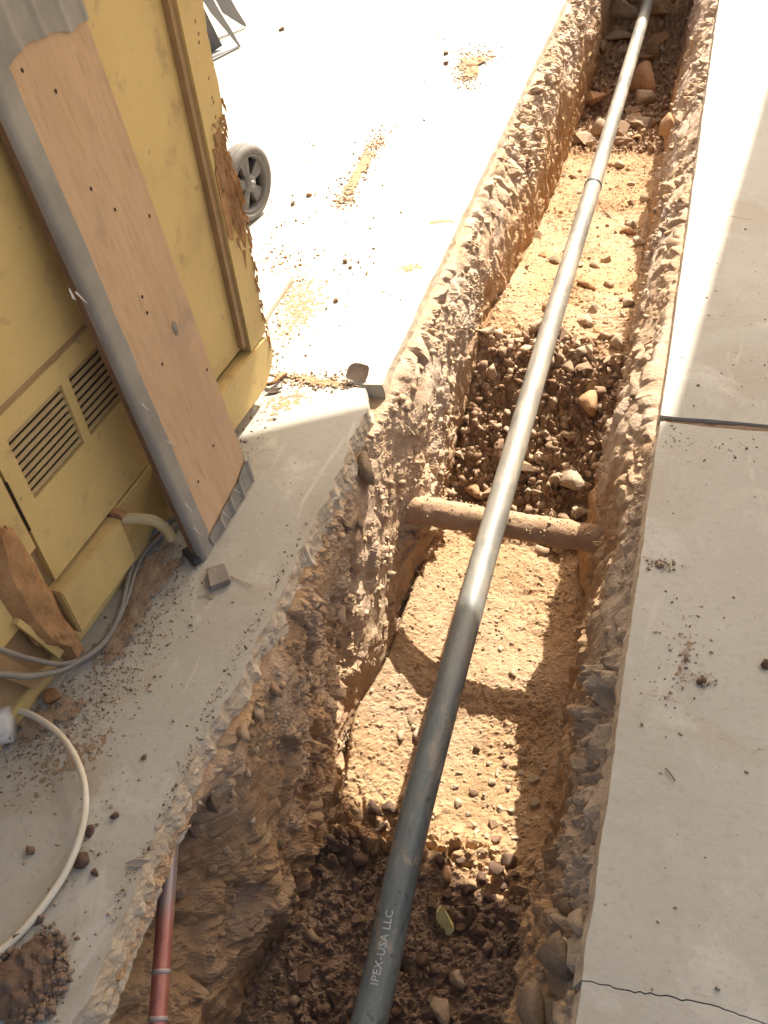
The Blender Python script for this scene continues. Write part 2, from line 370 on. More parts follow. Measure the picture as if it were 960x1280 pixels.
strip([(x, JY + q) for x, q in zip(jx, jn)], .02, -.014, .006, 5)
tag(pyd('joint_dirt', V, Fc, M_DIRT, None, True), 'brown earth packed into the pavement joints', None, None, 'structure')

# ------------------------------------------------------------------ the trench
Ya = np.concatenate([np.linspace(-2.6, .10, 50, endpoint=False), np.arange(.10, 3.2, .0062), np.arange(3.2, 6.4, .0115), np.linspace(6.4, 8.8, 40)])
NL, NF, NR = 140, 104, 124; ny = len(Ya); nc = NL + NF + NR
floor_y = [-2.6, .3, .95, 1.1, 2.12, 2.26, 2.45, 2.70, 2.85, 3.2, 3.7, 4.3, 5.0, 5.4, 6.0, 6.6, 8.8]
floor_z = [-.73, -.76, -.78, -.79, -.785, -.71, -.58, -.41, -.41, -.47, -.58, -.67, -.73, -.75, -.68, -.58, -.5]
P = np.zeros((ny, nc, 3)); D = np.zeros((ny, nc, 3)); K = np.zeros(nc)
zfl = np.interp(Ya, floor_y, floor_z)
tl = np.linspace(0, 1, NL); tf = np.linspace(0, 1, NF + 2)[1:-1]; tr = np.linspace(0, 1, NR)
far = sstep(1.8, 2.1, Ya)
for i, y in enumerate(Ya):
    zf = zfl[i]; f = far[i]
    zs = np.array([.2, .02 - .0, -.06, -.14, -.3, -.5, -.75])           # depth marks
    topz = -.055 * (1 - f) + -.03 * f
    # left wall: from beneath the slab, down to the foot
    zz = topz + (zf - topz) * np.clip((tl - .06) / .94, 0, 1)
    near = np.interp(zz, [-.8, -.7, -.5, -.3, -.14, -.06, 0], [-.625, -.632, -.65, -.668, -.672, -.69, -.70])
    farx = np.interp(zz, [-.8, -.7, -.5, -.3, -.14, -.06, 0], [-.615, -.605, -.60, -.605, -.625, -.665, -.70])
    xw = near * (1 - f) + farx * f
    cav = (1 - sstep(.55, .80, y)) * sstep(-.06, -.13, zz) * (1 - .55 * sstep(-.3, -.62, zz)); xw = xw - .13 * cav
    ban = math.exp(-((y - 1.30) / .13) ** 2) * sstep(-.25, -.55, zz); xw = xw - .035 * ban + .05 * math.exp(-((y - 1.90) / .13) ** 2) * np.exp(-((zz + .42) / .17) ** 2)   # hollow at the foot, bulge round the clay pipe
    xw = xw - .09 * (1 - np.clip(tl / .06, 0, 1))
    P[i, :NL, 0] = xw; P[i, :NL, 2] = zz
    # right wall
    topr = -.030
    zr = zf + (topr - zf) * np.clip(tr / .94, 0, 1)
    nearr = np.interp(zr, [-.8, -.7, -.5, -.3, -.14, -.06, 0], [-.050, -.046, -.04, -.022, .005, .035, .052])
    farr = np.interp(zr, [-.8, -.7, -.5, -.3, -.14, -.06, 0], [-.115, -.105, -.085, -.06, -.035, .02, .05])
    bulge = .03 * math.exp(-((y - 2.05) / .16) ** 2) * np.exp(-((zr + .2) / .16) ** 2)
    xr = nearr * (1 - f) + farr * f - bulge + .09 * np.clip((tr - .94) / .06, 0, 1)
    P[i, NL + NF:, 0] = xr; P[i, NL + NF:, 2] = zr
    x0, x1 = xw[-1], xr[0]
    P[i, NL:NL + NF, 0] = x0 + (x1 - x0) * tf
    c = (tf - .5) * 2
    tilt = -.02 * c * sstep(2.2, 2.5, y) * (1 - sstep(3, 4, y))
    P[i, NL:NL + NF, 2] = zf + .03 * np.abs(c) ** 4 + tilt + .085 * np.clip(.55 - tf, 0, 1) ** 2 / .30 * sstep(.9, 1.3, y) * (1 - sstep(1.9, 2.2, y))
    P[i, :, 1] = y
D[:, :NL, 0] = 1; D[:, :NL, 2] = .25; D[:, NL:NL + NF, 2] = 1; D[:, NL + NF:, 0] = -1; D[:, NL + NF:, 2] = .25
for q in range(14):                                                     # smooth the directions and the feet of the walls
    D[:, 1:-1] = (D[:, :-2] + 2 * D[:, 1:-1] + D[:, 2:]) / 4
    if q < 10: P[:, 1:-1] = (P[:, :-2] + 2 * P[:, 1:-1] + P[:, 2:]) / 4
p = P.reshape(-1, 3); d = D.reshape(-1, 3); d /= np.linalg.norm(d, axis=1)[:, None]
col = np.tile(np.arange(nc), ny); yy = p[:, 1]; zz = p[:, 2]; xx = p[:, 0]
isL = 1 - sstep(NL - 8, NL + 6, col); isR = sstep(NL + NF - 6, NL + NF + 8, col); wall = np.maximum(isL, isR); flo = 1 - wall
hide = np.minimum(1, np.minimum(col, nc - 1 - col) / 9.0)
rubm = flo * sstep(2.08, 2.24, yy + .05 * vnoise(p * 9, 3)) * (1 - sstep(2.68, 2.9, yy + .09 * vnoise(p * 8, 4)))
wetm = flo * (1 - sstep(.93, 1.02, yy + .10 * vnoise(p * 7, 5) + .05 * vnoise(p * 20, 6) + .10 * (xx + .35)))
wetm = np.maximum(wetm, (.40 + .4 * isR) * wall * (1 - sstep(.15, .95, yy - .2 * isR)) * (1 - sstep(-.60, -.40, zz + .1 * vnoise(p * 6, 7))))
farm = flo * sstep(4.95, 5.2, yy + .1 * vnoise(p * 5, 8))
far_v = sstep(1.7, 2.1, yy)
pw = warp(p, 14., .022, 91); pw2 = warp(p, 40., .007, 95)
F0, _, _ = facet(pw * np.array([8., 8., 9.]), 15); F1, i1, c1 = facet(pw * np.array([13., 13., 15.]), 1); F2, i2, c2 = facet(pw2 * 31, 9); F3, i3, c3 = facet(pw2 * 72, 21)
f2, s2, _ = worley(pw2 * 36, 9); f3, s3, _ = worley(p * 84, 21); _, _, i4 = worley(pw * 5.5, 27)
dome2 = np.sqrt(np.clip(1 - (f2 / .6) ** 2, 0, 1)); dome3 = np.sqrt(np.clip(1 - (f3 / .6) ** 2, 0, 1))
amp = np.clip(.75 + .9 * vnoise(p * 6, 97), .15, 1.6)
upper = wall * sstep(-.36, -.20, zz + .10 * vnoise(p * 5, 12)) ; upper = np.where(isR > .5, np.where(yy > 1.9, np.maximum(upper, wall * sstep(-.55, -.3, zz) * .7), wall * sstep(-.24, -.13, zz + .08 * vnoise(p * 7, 12))), upper)
upper = np.maximum(upper, .75 * isL * sstep(1.15, 1.45, yy) * (1 - sstep(2.2, 2.5, yy)))
streak = fbm(p * np.array([30., 34., 3.2]), 3, 41); sharp = 1 - np.abs(fbm(p * np.array([16., 18., 2.2]), 2, 44)) * 2
disp = wall * (.030 * fbm(p * 3.1, 3, 51) + .016 * fbm(p * 10, 3, 54))
gr = np.clip(.35 + 1.5 * vnoise(p * 4.3, 99), .12, 1.25)
disp += upper * amp * (.030 * F1 + gr * (.018 * F2 + .010 * F3) + .008 * fbm(pw * 30, 3, 57))
disp += wall * (1 - upper) * ((.3 + .7 * np.maximum(far_v, isR)) * (.013 * streak + .014 * (sharp - .5)) + .005 * fbm(p * 26, 3, 61) + (1 - .62 * far_v) * amp * (.034 * F0 + .018 * F1 * (i4 > .3) + .009 * F2 + .004 * F3))
dry = flo * (1 - wetm) * (1 - rubm)
disp += dry * (.016 * fbm(p * 4, 3, 64) + .006 * fbm(p * 22, 3, 67) + amp * (.008 * F2 + .0045 * F3 + .010 * F1 * (i4 > .65)) + .002 * (dome3 - .3))
disp += wetm * (.030 * fbm(p * 5, 3, 70) + amp * (.036 * F1 * (i4 > .3) + .018 * F2 + .009 * F3) + .007 * fbm(p * 40, 2, 73))
disp += np.maximum(rubm, farm * .8) * (.03 * fbm(p * 6, 2, 76) + .034 * F1 + .022 * F2 + .010 * F3)
rim = flo * np.exp(-((yy - .99 - .05 * vnoise(p * 8, 5)) / .06) ** 2); disp += rim * (.040 * F1 + .02 * F2 + .01)
p2 = p + d * (disp * hide)[:, None]
p2[:, 2] = np.where((col < 3) | (col > nc - 4), np.minimum(p2[:, 2], -.03), p2[:, 2])
lim = -.012 - .02 * (p2[:, 0] < -.5) ; p2[:, 2] = np.minimum(p2[:, 2], lim)
idx = np.arange(ny * nc).reshape(ny, nc)
quads = np.stack([idx[:-1, :-1], idx[:-1, 1:], idx[1:, 1:], idx[1:, :-1]], -1).reshape(-1, 4)
me = bpy.data.meshes.new('trench'); me.vertices.add(len(p2)); me.vertices.foreach_set('co', p2.astype(np.float32).ravel())
nq = len(quads); me.loops.add(nq * 4); me.loops.foreach_set('vertex_index', quads.astype(np.int32).ravel())
me.polygons.add(nq); me.polygons.foreach_set('loop_start', np.arange(0, nq * 4, 4, dtype=np.int32)); me.polygons.foreach_set('loop_total', np.full(nq, 4, np.int32))
me.update(calc_edges=True); me.polygons.foreach_set('use_smooth', np.zeros(nq, bool))
pale = upper * np.clip(.75 + .5 * vnoise(p * 7, 81), 0, 1) * np.where(isL > .5, .0 + 1.0 * sstep(1.2, 1.5, yy), .35 + .65 * sstep(1.7, 2.0, yy)); pale = np.maximum(pale, isL * (1 - sstep(1.3, 1.6, yy)) * np.clip(.12 + .6 * vnoise(p * 9, 87), 0, .8)); pale = np.maximum(pale, flo * .35 * np.clip(vnoise(p * 5, 83) + .2, 0, 1))
grey = isR * (1 - sstep(1.5, 1.9, yy)) * sstep(-.30, -.12, zz + .08 * vnoise(p * 6, 85)) * .8
tone = np.clip((i2 - .45) * 1.6, 0, 1) * c2 * .7 + .5 * np.clip(i3 - .5, 0, 1) * c3
for nm, a in (('pale', pale), ('wet', wetm), ('tone', tone), ('grey', grey), ('rub', np.maximum(rubm, farm * .75))):
    at_ = me.attributes.new(nm, 'FLOAT', 'POINT'); at_.data.foreach_set('value', np.clip(a, 0, 1).astype(np.float32))
tr_ = link('trench', me, M_SOIL); tag(tr_, 'deep narrow trench dug through reddish soil between concrete slabs', None, None, 'structure')
for nm, y0, sg in (('trench_end', Ya[0], 1), ('trench_end', Ya[-1], -1)):
    tag(pyd(nm, [(-.9, y0, -.95), (.3, y0, -.95), (.3, y0, -.03), (-.9, y0, -.03)], [(0, 1, 2, 3)], M_DIRT), 'cut earth face closing the end of the trench', None, None, 'structure')
bvh = BVHTree.FromPolygons([tuple(q) for q in p2], [tuple(q) for q in quads.tolist()])
def hit(px, py):
    r = ray(px, py); h = bvh.ray_cast(Vector(EYE), Vector(r).normalized(), 20)
    return (np.array(h[0]), np.array(h[1])) if h[0] is not None else (at(px, py, -.5), np.array([0, 0, 1.]))

# ------------------------------------------------------------------ stones
def hull_mesh(nm, n, k, sq=(1, 1, 1), sub=0):
    r = np.random.default_rng(k); bm = bmesh.new()
    for _ in range(n):
        v = r.normal(size=3); v /= np.linalg.norm(v); v *= r.uniform(.82, 1.08); bm.verts.new(v * np.array(sq))
    res = bmesh.ops.convex_hull(bm, input=bm.verts[:])
    for v in [v for v in bm.verts if not v.link_faces]: bm.verts.remove(v)
    if sub:
        bmesh.ops.subdivide_edges(bm, edges=bm.edges[:], cuts=sub, use_grid_fill=True, smooth=.0)
        co = np.array([v.co[:] for v in bm.verts]); q = .10 * fbm(co * 1.9 + k, 3, k) + .05 * fbm(co * 5 + k, 2, k + 3)
        for v, e in zip(bm.verts, q): v.co *= 1 + e
        bmesh.ops.smooth_vert(bm, verts=bm.verts[:], factor=.35, use_axis_x=True, use_axis_y=True, use_axis_z=True)
    bmesh.ops.recalc_face_normals(bm, faces=bm.faces[:])
    me = bpy.data.meshes.new(nm); bm.to_mesh(me); bm.free()
    if sub: me.polygons.foreach_set('use_smooth', [True] * len(me.polygons))
    return me
BIG = [hull_mesh('stone', 16, 100 + k, sub=2) for k in range(8)]
SMALL = [hull_mesh('stone', 14 + k % 4, 200 + k, sub=1) for k in range(10)]
ANG = [hull_mesh('stone', 10 + k % 5, 300 + k, (1, .9, .75)) for k in range(12)]
_cache = {}
def stone(pos, nrm, size, m, label, group=None, cat='stone', name='stone', big=True, sink=.35, rot=None, k=None, ang=False):
    base = ANG if ang else BIG if big else SMALL; me0 = base[(random.randrange(len(base)) if k is None else k) % len(base)]
    key = (me0.name, m.name)
    if key not in _cache: c = me0.copy(); c.name = name; c.materials.clear(); c.materials.append(m); _cache[key] = c
    o = bpy.data.objects.new(name, _cache[key]); C.objects.link(o)
    sz = np.array(size if hasattr(size, '__len__') else (size * random.uniform(.9, 1.2), size * random.uniform(.75, 1.05), size * random.uniform(.62, .85)))
    o.scale = sz; o.location = np.array(pos) + np.array(nrm) * (float(np.mean(sz)) * (1 - sink) - float(np.mean(sz)) * .35)
    o.rotation_euler = rot if rot is not None else (random.uniform(-.4, .4), random.uniform(-.4, .4), random.uniform(0, 6.28))
    return tag(o, label, cat, group)
UP = np.array([0, 0, 1.])
NAMED = [ # px, py, size, material, label, name, category
 (717, 600, (.072, .065, .052), M_PALE, 'large pale crusty clod against the right wall behind the clay pipe', 'clod', 'clod'),
 (592, 612, (.050, .042, .036), M_ORANGE, 'orange brown block of earth left of the pipe, behind the clay pipe', 'clod', 'clod'),
 (738, 505, (.062, .055, .05), M_ORANGE, 'dark rounded boulder half buried in the rubble by the right wall', 'boulder', 'boulder'),
 (757, 487, .021, M_PALE, 'pale round cobble resting on the dark boulder by the right wall', 'cobble', 'stone'),
 (681, 541, .020, M_PALE, 'round pale cobble alone on the shaded rubble face right of the pipe', 'cobble', 'stone'),
 (735, 358, (.062, .034, .026), M_ORANGE, 'long flat orange clod on top of the rubble heap', 'clod', 'clod'),
 (733, 404, (.052, .036, .028), M_STONE, 'flat brown clod just below the long orange clod', 'clod', 'clod'),
 (722, 430, (.022, .016, .015), M_PALE, 'whiter of two small pale stones at the brow of the rubble', 'stone', 'stone'),
 (703, 434, (.019, .016, .014), M_PALE, 'small pale stone touching the white one, next to the pipe', 'stone', 'stone'),
 (773, 432, (.04, .035, .045), M_STONE, 'brown upright stone leaning on the right wall near the rubble brow', 'stone', 'stone'),
 (712, 458, (.045, .035, .024), M_STONE, 'broad brown stone under the two white stones right of the pipe', 'stone', 'stone'),
 (806, 115, (.14, .12, .17), M_ORANGE, 'big rounded orange brown boulder in the shaded far end', 'boulder', 'boulder'),
 (797, 153, (.075, .055, .05), M_ORANGE, 'smaller orange stone below the big boulder in the shade', 'stone', 'stone'),
 (777, 20, (.15, .11, .10), M_PALE, 'large pale block beside the pipe at the far end', 'boulder', 'boulder'),
 (776, 47, (.13, .06, .035), M_STONE, 'flat slab stone under the pale block at the far end', 'stone', 'stone'),
 (818, 70, (.05, .05, .09), M_STONE, 'tall narrow stone above the big boulder at the far end', 'stone', 'stone'),
 (752, 60, (.06, .05, .05), M_STONE, 'brown stone beside the left wall at the far end', 'stone', 'stone'),
 (838, 160, (.05, .05, .07), M_ORANGE, 'yellowish brown stone sticking out of the far right wall', 'stone', 'stone'),
 (790, 291, (.030, .022, .020), M_ORANGE, 'bright orange lump of clay on the sunny far floor', 'clod', 'clod'),
 (694, 327, (.034, .03, .02), M_GREYST, 'grey flat stone left of the pipe at the start of the far floor', 'stone', 'stone'),
 (745, 333, (.035, .025, .02), M_PALE, 'pale flat stone right of the pipe before the rubble heap', 'stone', 'stone'),
 (775, 208, (.04, .03, .03), M_PALE, 'pale stone beside the pipe at the edge of the far shade', 'stone', 'stone'),
 (554, 1160, (.027, .052, .060), M_YELLOW, 'yellow lump standing in the dark wet soil beside the black pipe', 'lump', 'lump'),
 (575, 1226, (.028, .022, .032), M_PALE, 'pale pointed stone in the dark soil below the yellow lump', 'stone', 'stone'),
 (553, 1262, (.045, .03, .024), M_STONE, 'brown flat stone in the dark soil near the bottom of the trench', 'stone', 'stone'),
 (392, 1172, (.028, .018, .022), M_STONE, 'tan stone in the churned dark soil left of the black pipe', 'stone', 'stone'),
 (725, 1154, (.026, .026, .025), M_PALE, 'smooth round cobble wedged under the right slab edge', 'cobble', 'stone'),
 (711, 1134, (.026, .02, .02), M_GREYST, 'grey stone just above the round cobble in the right wall', 'stone', 'stone'),
 (700, 1195, (.042, .045, .06), M_GREYST, 'large grey boulder bulging from the right wall near the camera', 'boulder', 'boulder'),
 (672, 1258, (.04, .05, .055), M_GREYST, 'second grey boulder lower in the right wall at the bottom', 'boulder', 'boulder'),
 (266, 1006, (.017, .014, .036), M_GREYST, 'upright flat grey stone in the left wall under the slab edge', 'stone', 'stone'),
 (243, 1035, (.03, .02, .022), M_GREYST, 'angular grey stone just below the left slab edge beside the copper pipe', 'stone', 'stone'),
 (305, 916, (.024, .022, .02), M_STONE, 'rounded brown cobble in the left wall close under the slab', 'cobble', 'stone'),
 (323, 890, (.022, .022, .022), M_STONE, 'wedge shaped stone above the brown cobble in the left wall', 'stone', 'stone'),
 (342, 862, (.026, .024, .026), M_STONE, 'topmost rounded stone of the row below the broken slab edge', 'stone', 'stone'),
 (455, 590, (.045, .045, .062), M_GREYST, 'big dull grey boulder in the left wall at the shadow edge', 'boulder', 'boulder'),
 (433, 657, (.026, .022, .022), M_GREYST, 'left of two rounded stones under the big grey boulder', 'cobble', 'stone'),
 (447, 655, (.019, .018, .02), M_GREYST, 'right of two rounded stones under the big grey boulder', 'cobble', 'stone'),
 (425, 770, (.03, .028, .03), M_STONE, 'brown stone showing in the shaded middle of the left wall', 'stone', 'stone'),
 (558, 1092, (.030, .022, .02), M_ORANGE, 'orange clod between dark lumps right of the black pipe', 'clod', 'clod'),
 (642, 842, (.019, .016, .014), M_PALE, 'lone pale pebble on the floor right of the black pipe', 'pebble', 'stone'),
 (521, 921, (.019, .016, .020), M_PALE, 'white pebble close to the left side of the black pipe', 'pebble', 'stone'),
 (502, 920, (.021, .018, .014), M_PALE, 'broad pale pebble left of the white one by the black pipe', 'pebble', 'stone'),
 (515, 900, (.019, .017, .013), M_STONE, 'tan pebble above the pair of pale pebbles by the black pipe', 'pebble', 'stone'),
 (503, 996, (.010, .010, .018), M_PALE, 'bright white chip touching the black pipe above the dark clods', 'pebble', 'stone'),
 (596, 936, (.014, .010, .014), M_CLOD, 'dark crumbly clod alone on the sunlit floor by the pipe', 'clod', 'clod'),
]
for x, y, sz, m, lb, nm, ct in NAMED:
    q, n = hit(x, y); n = n if n[2] > -.2 else -n
    stone(q, n, sz, m, lb, None, ct, nm, True, .15 if ct == 'lump' else .5, ang=ct == 'lump', k=3, rot=(random.uniform(-.2, .2), random.uniform(-.2, .2), random.uniform(-.5, .5)))
for x, y, s in ((633, 953, .021), (650, 966, .017), (667, 974, .018), (621, 967, .016), (573, 1005, .018), (592, 991, .019), (625, 1011, .015), (640, 1013, .016), (669, 1003, .018),
             (617, 1030, .020), (575, 967, .014), (604, 811, .012), (627, 811, .015), (640, 804, .012), (658, 1029, .015), (619, 1047, .022), (608, 1045, .013), (650, 985, .012), (585, 1018, .012),
             (606, 995, .013), (636, 985, .012), (655, 950, .011), (600, 965, .011), (612, 955, .012), (596, 1040, .014), (680, 962, .012), (644, 1048, .014), (570, 985, .011), (628, 940, .012), (615, 978, .015), (640, 930, .010)):
    q, n = hit(x, y); stone(q, UP, s * .95, random.choice([M_PALE, M_STONE]), f"{'larger' if s > .0165 else 'smaller' if s < .0125 else 'middling'} pebble scattered on the sunlit floor {'close to the black pipe' if x < 605 else 'by the right shade' if x > 645 else 'between pipe and shade'}, {'upper' if y < 900 else 'lower' if y > 1000 else 'middle'} part", 'pebbles on the sunlit trench floor', 'stone', 'pebble', True, .5, ang=random.random() < .7)
for x, y, s in ((469, 1013, .030), (489, 1012, .034), (478, 1035, .026), (637, 1078, .030), (620, 1088, .024), (600, 1100, .026), (575, 1075, .022), (548, 1078, .026), (585, 1115, .028), (560, 1118, .024), (612, 1122, .022), (440, 1045, .022),
             (450, 1075, .026), (420, 1060, .02), (470, 1065, .03), (540, 1130, .026), (590, 1140, .022), (575, 1160, .022), (528, 1200, .024), (600, 1165, .022), (630, 1110, .018), (645, 1095, .016), (430, 1110, .02), (400, 1085, .018), (460, 1120, .022)):
    q, n = hit(x, y); stone(q, UP, s * random.uniform(.8, 1.05), M_DARKCLOD, f"{'big' if s > .026 else 'small' if s < .022 else 'middling'} dark clod where damp fill meets sunlit floor, {'left' if x < 505 else 'right'} of the pipe, {'upper' if y < 1060 else 'lower' if y > 1110 else 'middle'} row", 'dark clods at the edge of the wet fill', 'clod', 'clod', True, .35, ang=random.random() < .5)
def scatter(mask, n, smin, smax, mats, label, group, cat='stone', name='stone', sink=.4, pw=2.2, ang=False):
    ii = np.flatnonzero(mask); ii = rng.choice(ii, n, replace=False)
    for i in ii:
        s = smin + (smax - smin) * rng.random() ** pw
        nm = d[i] if wall[i] > .5 else UP
        q = (yy[i] - yy[ii].min()) / max(1e-6, np.ptp(yy[ii])); szw = 'large' if s > smin + .55 * (smax - smin) else 'small' if s < smin + .12 * (smax - smin) else 'middling'
        if wall[i] > .5: lb = f"{szw} {label}, {'high' if zz[i] > -.22 else 'low'}, {'at the far end' if q > .6 else 'near the camera' if q < .35 else 'halfway along'}"
        else: lb = f"{szw} {label}, {'left' if xx[i] < -.35 else 'right'} of the pipe{', far side' if q > .6 else ', near side' if q < .35 else ', midway'}"
        stone(p2[i], nm, s, random.choice(mats), lb, group, cat, name, s > .02, sink, ang=ang and random.random() < .75)
vis = (yy > .25) & (yy < 6.3)
scatter((rubm > .5) & vis, 110, .012, .042, [M_STONE], 'dusty stone in the rubble behind the clay pipe', 'rubble stones behind the clay pipe', ang=True)
scatter((flo > .8) & (yy > 2.8) & (yy < 4.9), 48, .012, .042, [M_STONE, M_PALE, M_ORANGE], 'stone on the sunny floor beyond the rubble', 'stones on the far sunny floor', ang=True)
scatter((flo > .8) & (yy > 5.1) & (yy < 7.2), 50, .03, .10, [M_STONE, M_STONE, M_ORANGE], 'stone in the shaded far heap', 'stones in the far shaded heap', ang=True)
scatter((isL > .9) & (zz < -.1) & (zz > -.55) & (yy > .6) & (yy < 2.3), 26, .010, .026, [M_STONE, M_GREYST], 'stone bedded in the left trench wall', 'stones bedded in the left wall', sink=.65)
scatter((isR > .9) & (zz < -.06) & (zz > -.4) & (yy > .5) & (yy < 4.2), 22, .010, .028, [M_STONE, M_GREYST], 'stone bedded in the right trench wall', 'stones bedded in the right wall', sink=.6)
scatter((flo > .8) & (yy > .2) & (yy < .9), 26, .012, .034, [M_DARKCLOD, M_CLOD], 'clod in the damp soil near the camera', 'clods in the damp fill', 'clod', 'clod', ang=True)

def gravel(name, pts, nrms, smin, smax, m, label, pw=2.5, kind='stuff', lift=.25):
    ico = bmesh.new(); bmesh.ops.create_icosphere(ico, subdivisions=1, radius=1); B = np.array([v.co[:] for v in ico.verts]); Fi = np.array([[v.index for v in f.verts] for f in ico.faces]); ico.free()
    n = len(pts); r = rng
    s = smin + (smax - smin) * r.random(n) ** pw
    v = B[None] * (1 + .38 * r.normal(size=(n, len(B), 1)).clip(-1.6, 1.6)) * (r.uniform(.4, 1.25, (n, 1, 3)))
    t1 = r.uniform(-.7, .7, n); c1, s1_ = np.cos(t1)[:, None], np.sin(t1)[:, None]; v = np.stack([v[..., 0], v[..., 1] * c1 - v[..., 2] * s1_, v[..., 1] * s1_ + v[..., 2] * c1], -1)
    an = r.uniform(0, 6.28, n); c, s_ = np.cos(an), np.sin(an)
    R = np.zeros((n, 3, 3)); R[:, 0, 0] = c; R[:, 0, 1] = -s_; R[:, 1, 0] = s_; R[:, 1, 1] = c; R[:, 2, 2] = 1
    v = np.einsum('nij,nkj->nki', R, v) * s[:, None, None] + (pts + nrms * (s * lift)[:, None])[:, None]
    f = (Fi[None] + (np.arange(n) * len(B))[:, None, None]).reshape(-1, 3)
    me = bpy.data.meshes.new(name); me.vertices.add(n * len(B)); me.vertices.foreach_set('co', v.astype(np.float32).ravel())
    me.loops.add(len(f) * 3); me.loops.foreach_set('vertex_index', f.astype(np.int32).ravel()); me.polygons.add(len(f))
    me.polygons.foreach_set('loop_start', np.arange(0, len(f) * 3, 3, dtype=np.int32)); me.polygons.foreach_set('loop_total', np.full(len(f), 3, np.int32)); me.update(calc_edges=True)
    a = me.attributes.new('tone', 'FLOAT', 'POINT'); a.data.foreach_set('value', np.repeat(r.random(n), len(B)).astype(np.float32))
    return tag(link(name, me, m), label, None, None, kind)
def grav_mat(nm, a, b):
    return mat(nm, a, .92, .15, bump=.3, bscale=200, extra=lambda t, tc, c, bb: mixer(t, attr(t, 'tone'), a, b))
M_GR_DRY = grav_mat('dry_gravel', (.38, .25, .14), (.48, .36, .235)); M_GR_WET = grav_mat('wet_crumbs', (.15, .10, .068), (.25, .175, .12)); M_GR_RUB = grav_mat('rubble_gravel', (.22, .13, .075), (.45, .32, .21))
def pick(mask, n):
    i = rng.choice(np.flatnonzero(mask), n, replace=False); return p2[i], np.where(wall[i][:, None] > .5, d[i], UP[None])
gravel('gravel', *pick((dry > .6) & vis & (yy < 4.9), 4500), .0010, .0070, M_GR_DRY, 'fine tan gravel strewn over the dry trench floor', lift=-.05)
gravel('soil_crumbs', *pick((wetm > .5) & (yy > .1), 3000), .0015, .012, M_GR_WET, 'dark wet crumbs covering the damp trench floor', lift=-.1)
gravel('rubble', *pick(((rubm > .4) | (farm > .4)) & vis, 3600), .003, .020, M_GR_RUB, 'broken stones and crumbs of the brown rubble')
gravel('wall_gravel', *pick((upper > .4) & vis & (hide >= 1) & (zz < -.06), 1700), .002, .014, M_GR_DRY, 'gravel and grit bedded in the upper trench walls', lift=.0)
# root fibres hanging out of the walls
Vt = []; Ft = []; parts = []
for i in rng.choice(np.flatnonzero((wall > .8) & (zz < -.1) & (yy > .5) & (yy < 4.5) & (hide >= 1)), 190, replace=False):
    b = p2[i]; o = d[i]; L = rng.uniform(.02, .09); q = rng.normal(size=3) * .5
    e = b + o * L * .35 + np.array([0, q[1] * .4, -.8]) * L * rng.uniform(.3, 1); mid = (b + e) / 2 + o * L * .25 + q * L * .2
    parts.append(tube(catmull([b - o * .004, mid, e], 4), rng.uniform(.0005, .0013), 4, False))
tag(pyd('root_fibres', *merge(parts), M_ROOT, None, True), 'thin pale root fibres hanging out of the trench walls', None, None, 'stuff')

# ------------------------------------------------------------------ the pipes in the trench
PR = .0355
line = [(-.305, -.35, -.46), (-.318, .46, -.405), (-.338, .86, -.375), (-.348, 1.5, -.345), (-.352, 2.1, -.335), (-.354, 2.9, -.33), (-.350, 3.83, -.325)]
line = catmull(line, 10)
root = empty('drain_pipe', (-.34, 1.9, -.33), 'long black plastic drain pipe hung along the trench with pale printed lettering', 'pipe')
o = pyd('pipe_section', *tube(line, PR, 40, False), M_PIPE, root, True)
add_sunlit_dust = lambda o: o.data.attributes.new('dust', 'FLOAT', 'POINT').data.foreach_set('value', np.array([float(sstep(.9, 2.0, v.co.y)) * .85 for v in o.data.vertices], np.float32))  # dust weight also paints the sunlit stretch of the pipe paler
add_sunlit_dust(o)
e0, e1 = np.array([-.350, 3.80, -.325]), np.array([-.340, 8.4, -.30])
o = pyd('pipe_section', *tube([e0 + (e1 - e0) * q for q in np.linspace(0, 1, 24)], PR * .95, 32, False), M_PIPE, root, True); add_sunlit_dust(o)
t_ = (e1 - e0) / np.linalg.norm(e1 - e0)
pyd('coupling_ring', *tube([e0 + t_ * .022, e0 + t_ * .026, e0 + t_ * .040, e0 + t_ * .044], [PR * .94, PR * 1.06, PR * 1.06, PR * .94], 32), M_RING, root, True)
def on_pipe(sy, ang, off):
    ysl = np.array([q[1] for q in line]); k = min(max(np.searchsorted(ysl, sy), 1), len(line) - 1)
    a, b = line[k - 1], line[k]; t = (sy - a[1]) / (b[1] - a[1]); c = a + (b - a) * t; T = (b - a) / np.linalg.norm(b - a)
    U = np.cross(T, [0, 0, 1.]); U /= np.linalg.norm(U); W = np.cross(U, T)
    return c + (PR + off) * (math.sin(ang) * U + math.cos(ang) * W)
def pipe_text(txt, y0, ang0, size, sp=1.0):
    cu = bpy.data.curves.new('lettering', 'FONT'); cu.body = txt; cu.size = size; cu.resolution_u = 3; cu.space_character = sp; cu.offset = size * .012
    to = bpy.data.objects.new('lettering', cu); C.objects.link(to); bpy.context.view_layer.update()
    tm = bpy.data.meshes.new_from_object(to.evaluated_get(bpy.context.evaluated_depsgraph_get())); bpy.data.objects.remove(to)
    b_ = bmesh.new(); b_.from_mesh(tm); bmesh.ops.triangulate(b_, faces=b_.faces[:])
    for _ in range(3): bmesh.ops.subdivide_edges(b_, edges=[e for e in b_.edges if e.calc_length() > size * .15], cuts=1)
    bmesh.ops.triangulate(b_, faces=b_.faces[:]); b_.to_mesh(tm); b_.free()
    V = [on_pipe(y0 + v.co.x, ang0 - (v.co.y - size * .35) / PR, .0006) for v in tm.vertices]; Fc = [tuple(q.vertices) for q in tm.polygons]
    pyd('lettering', V, Fc, M_PRINT, root)
AL = -.10
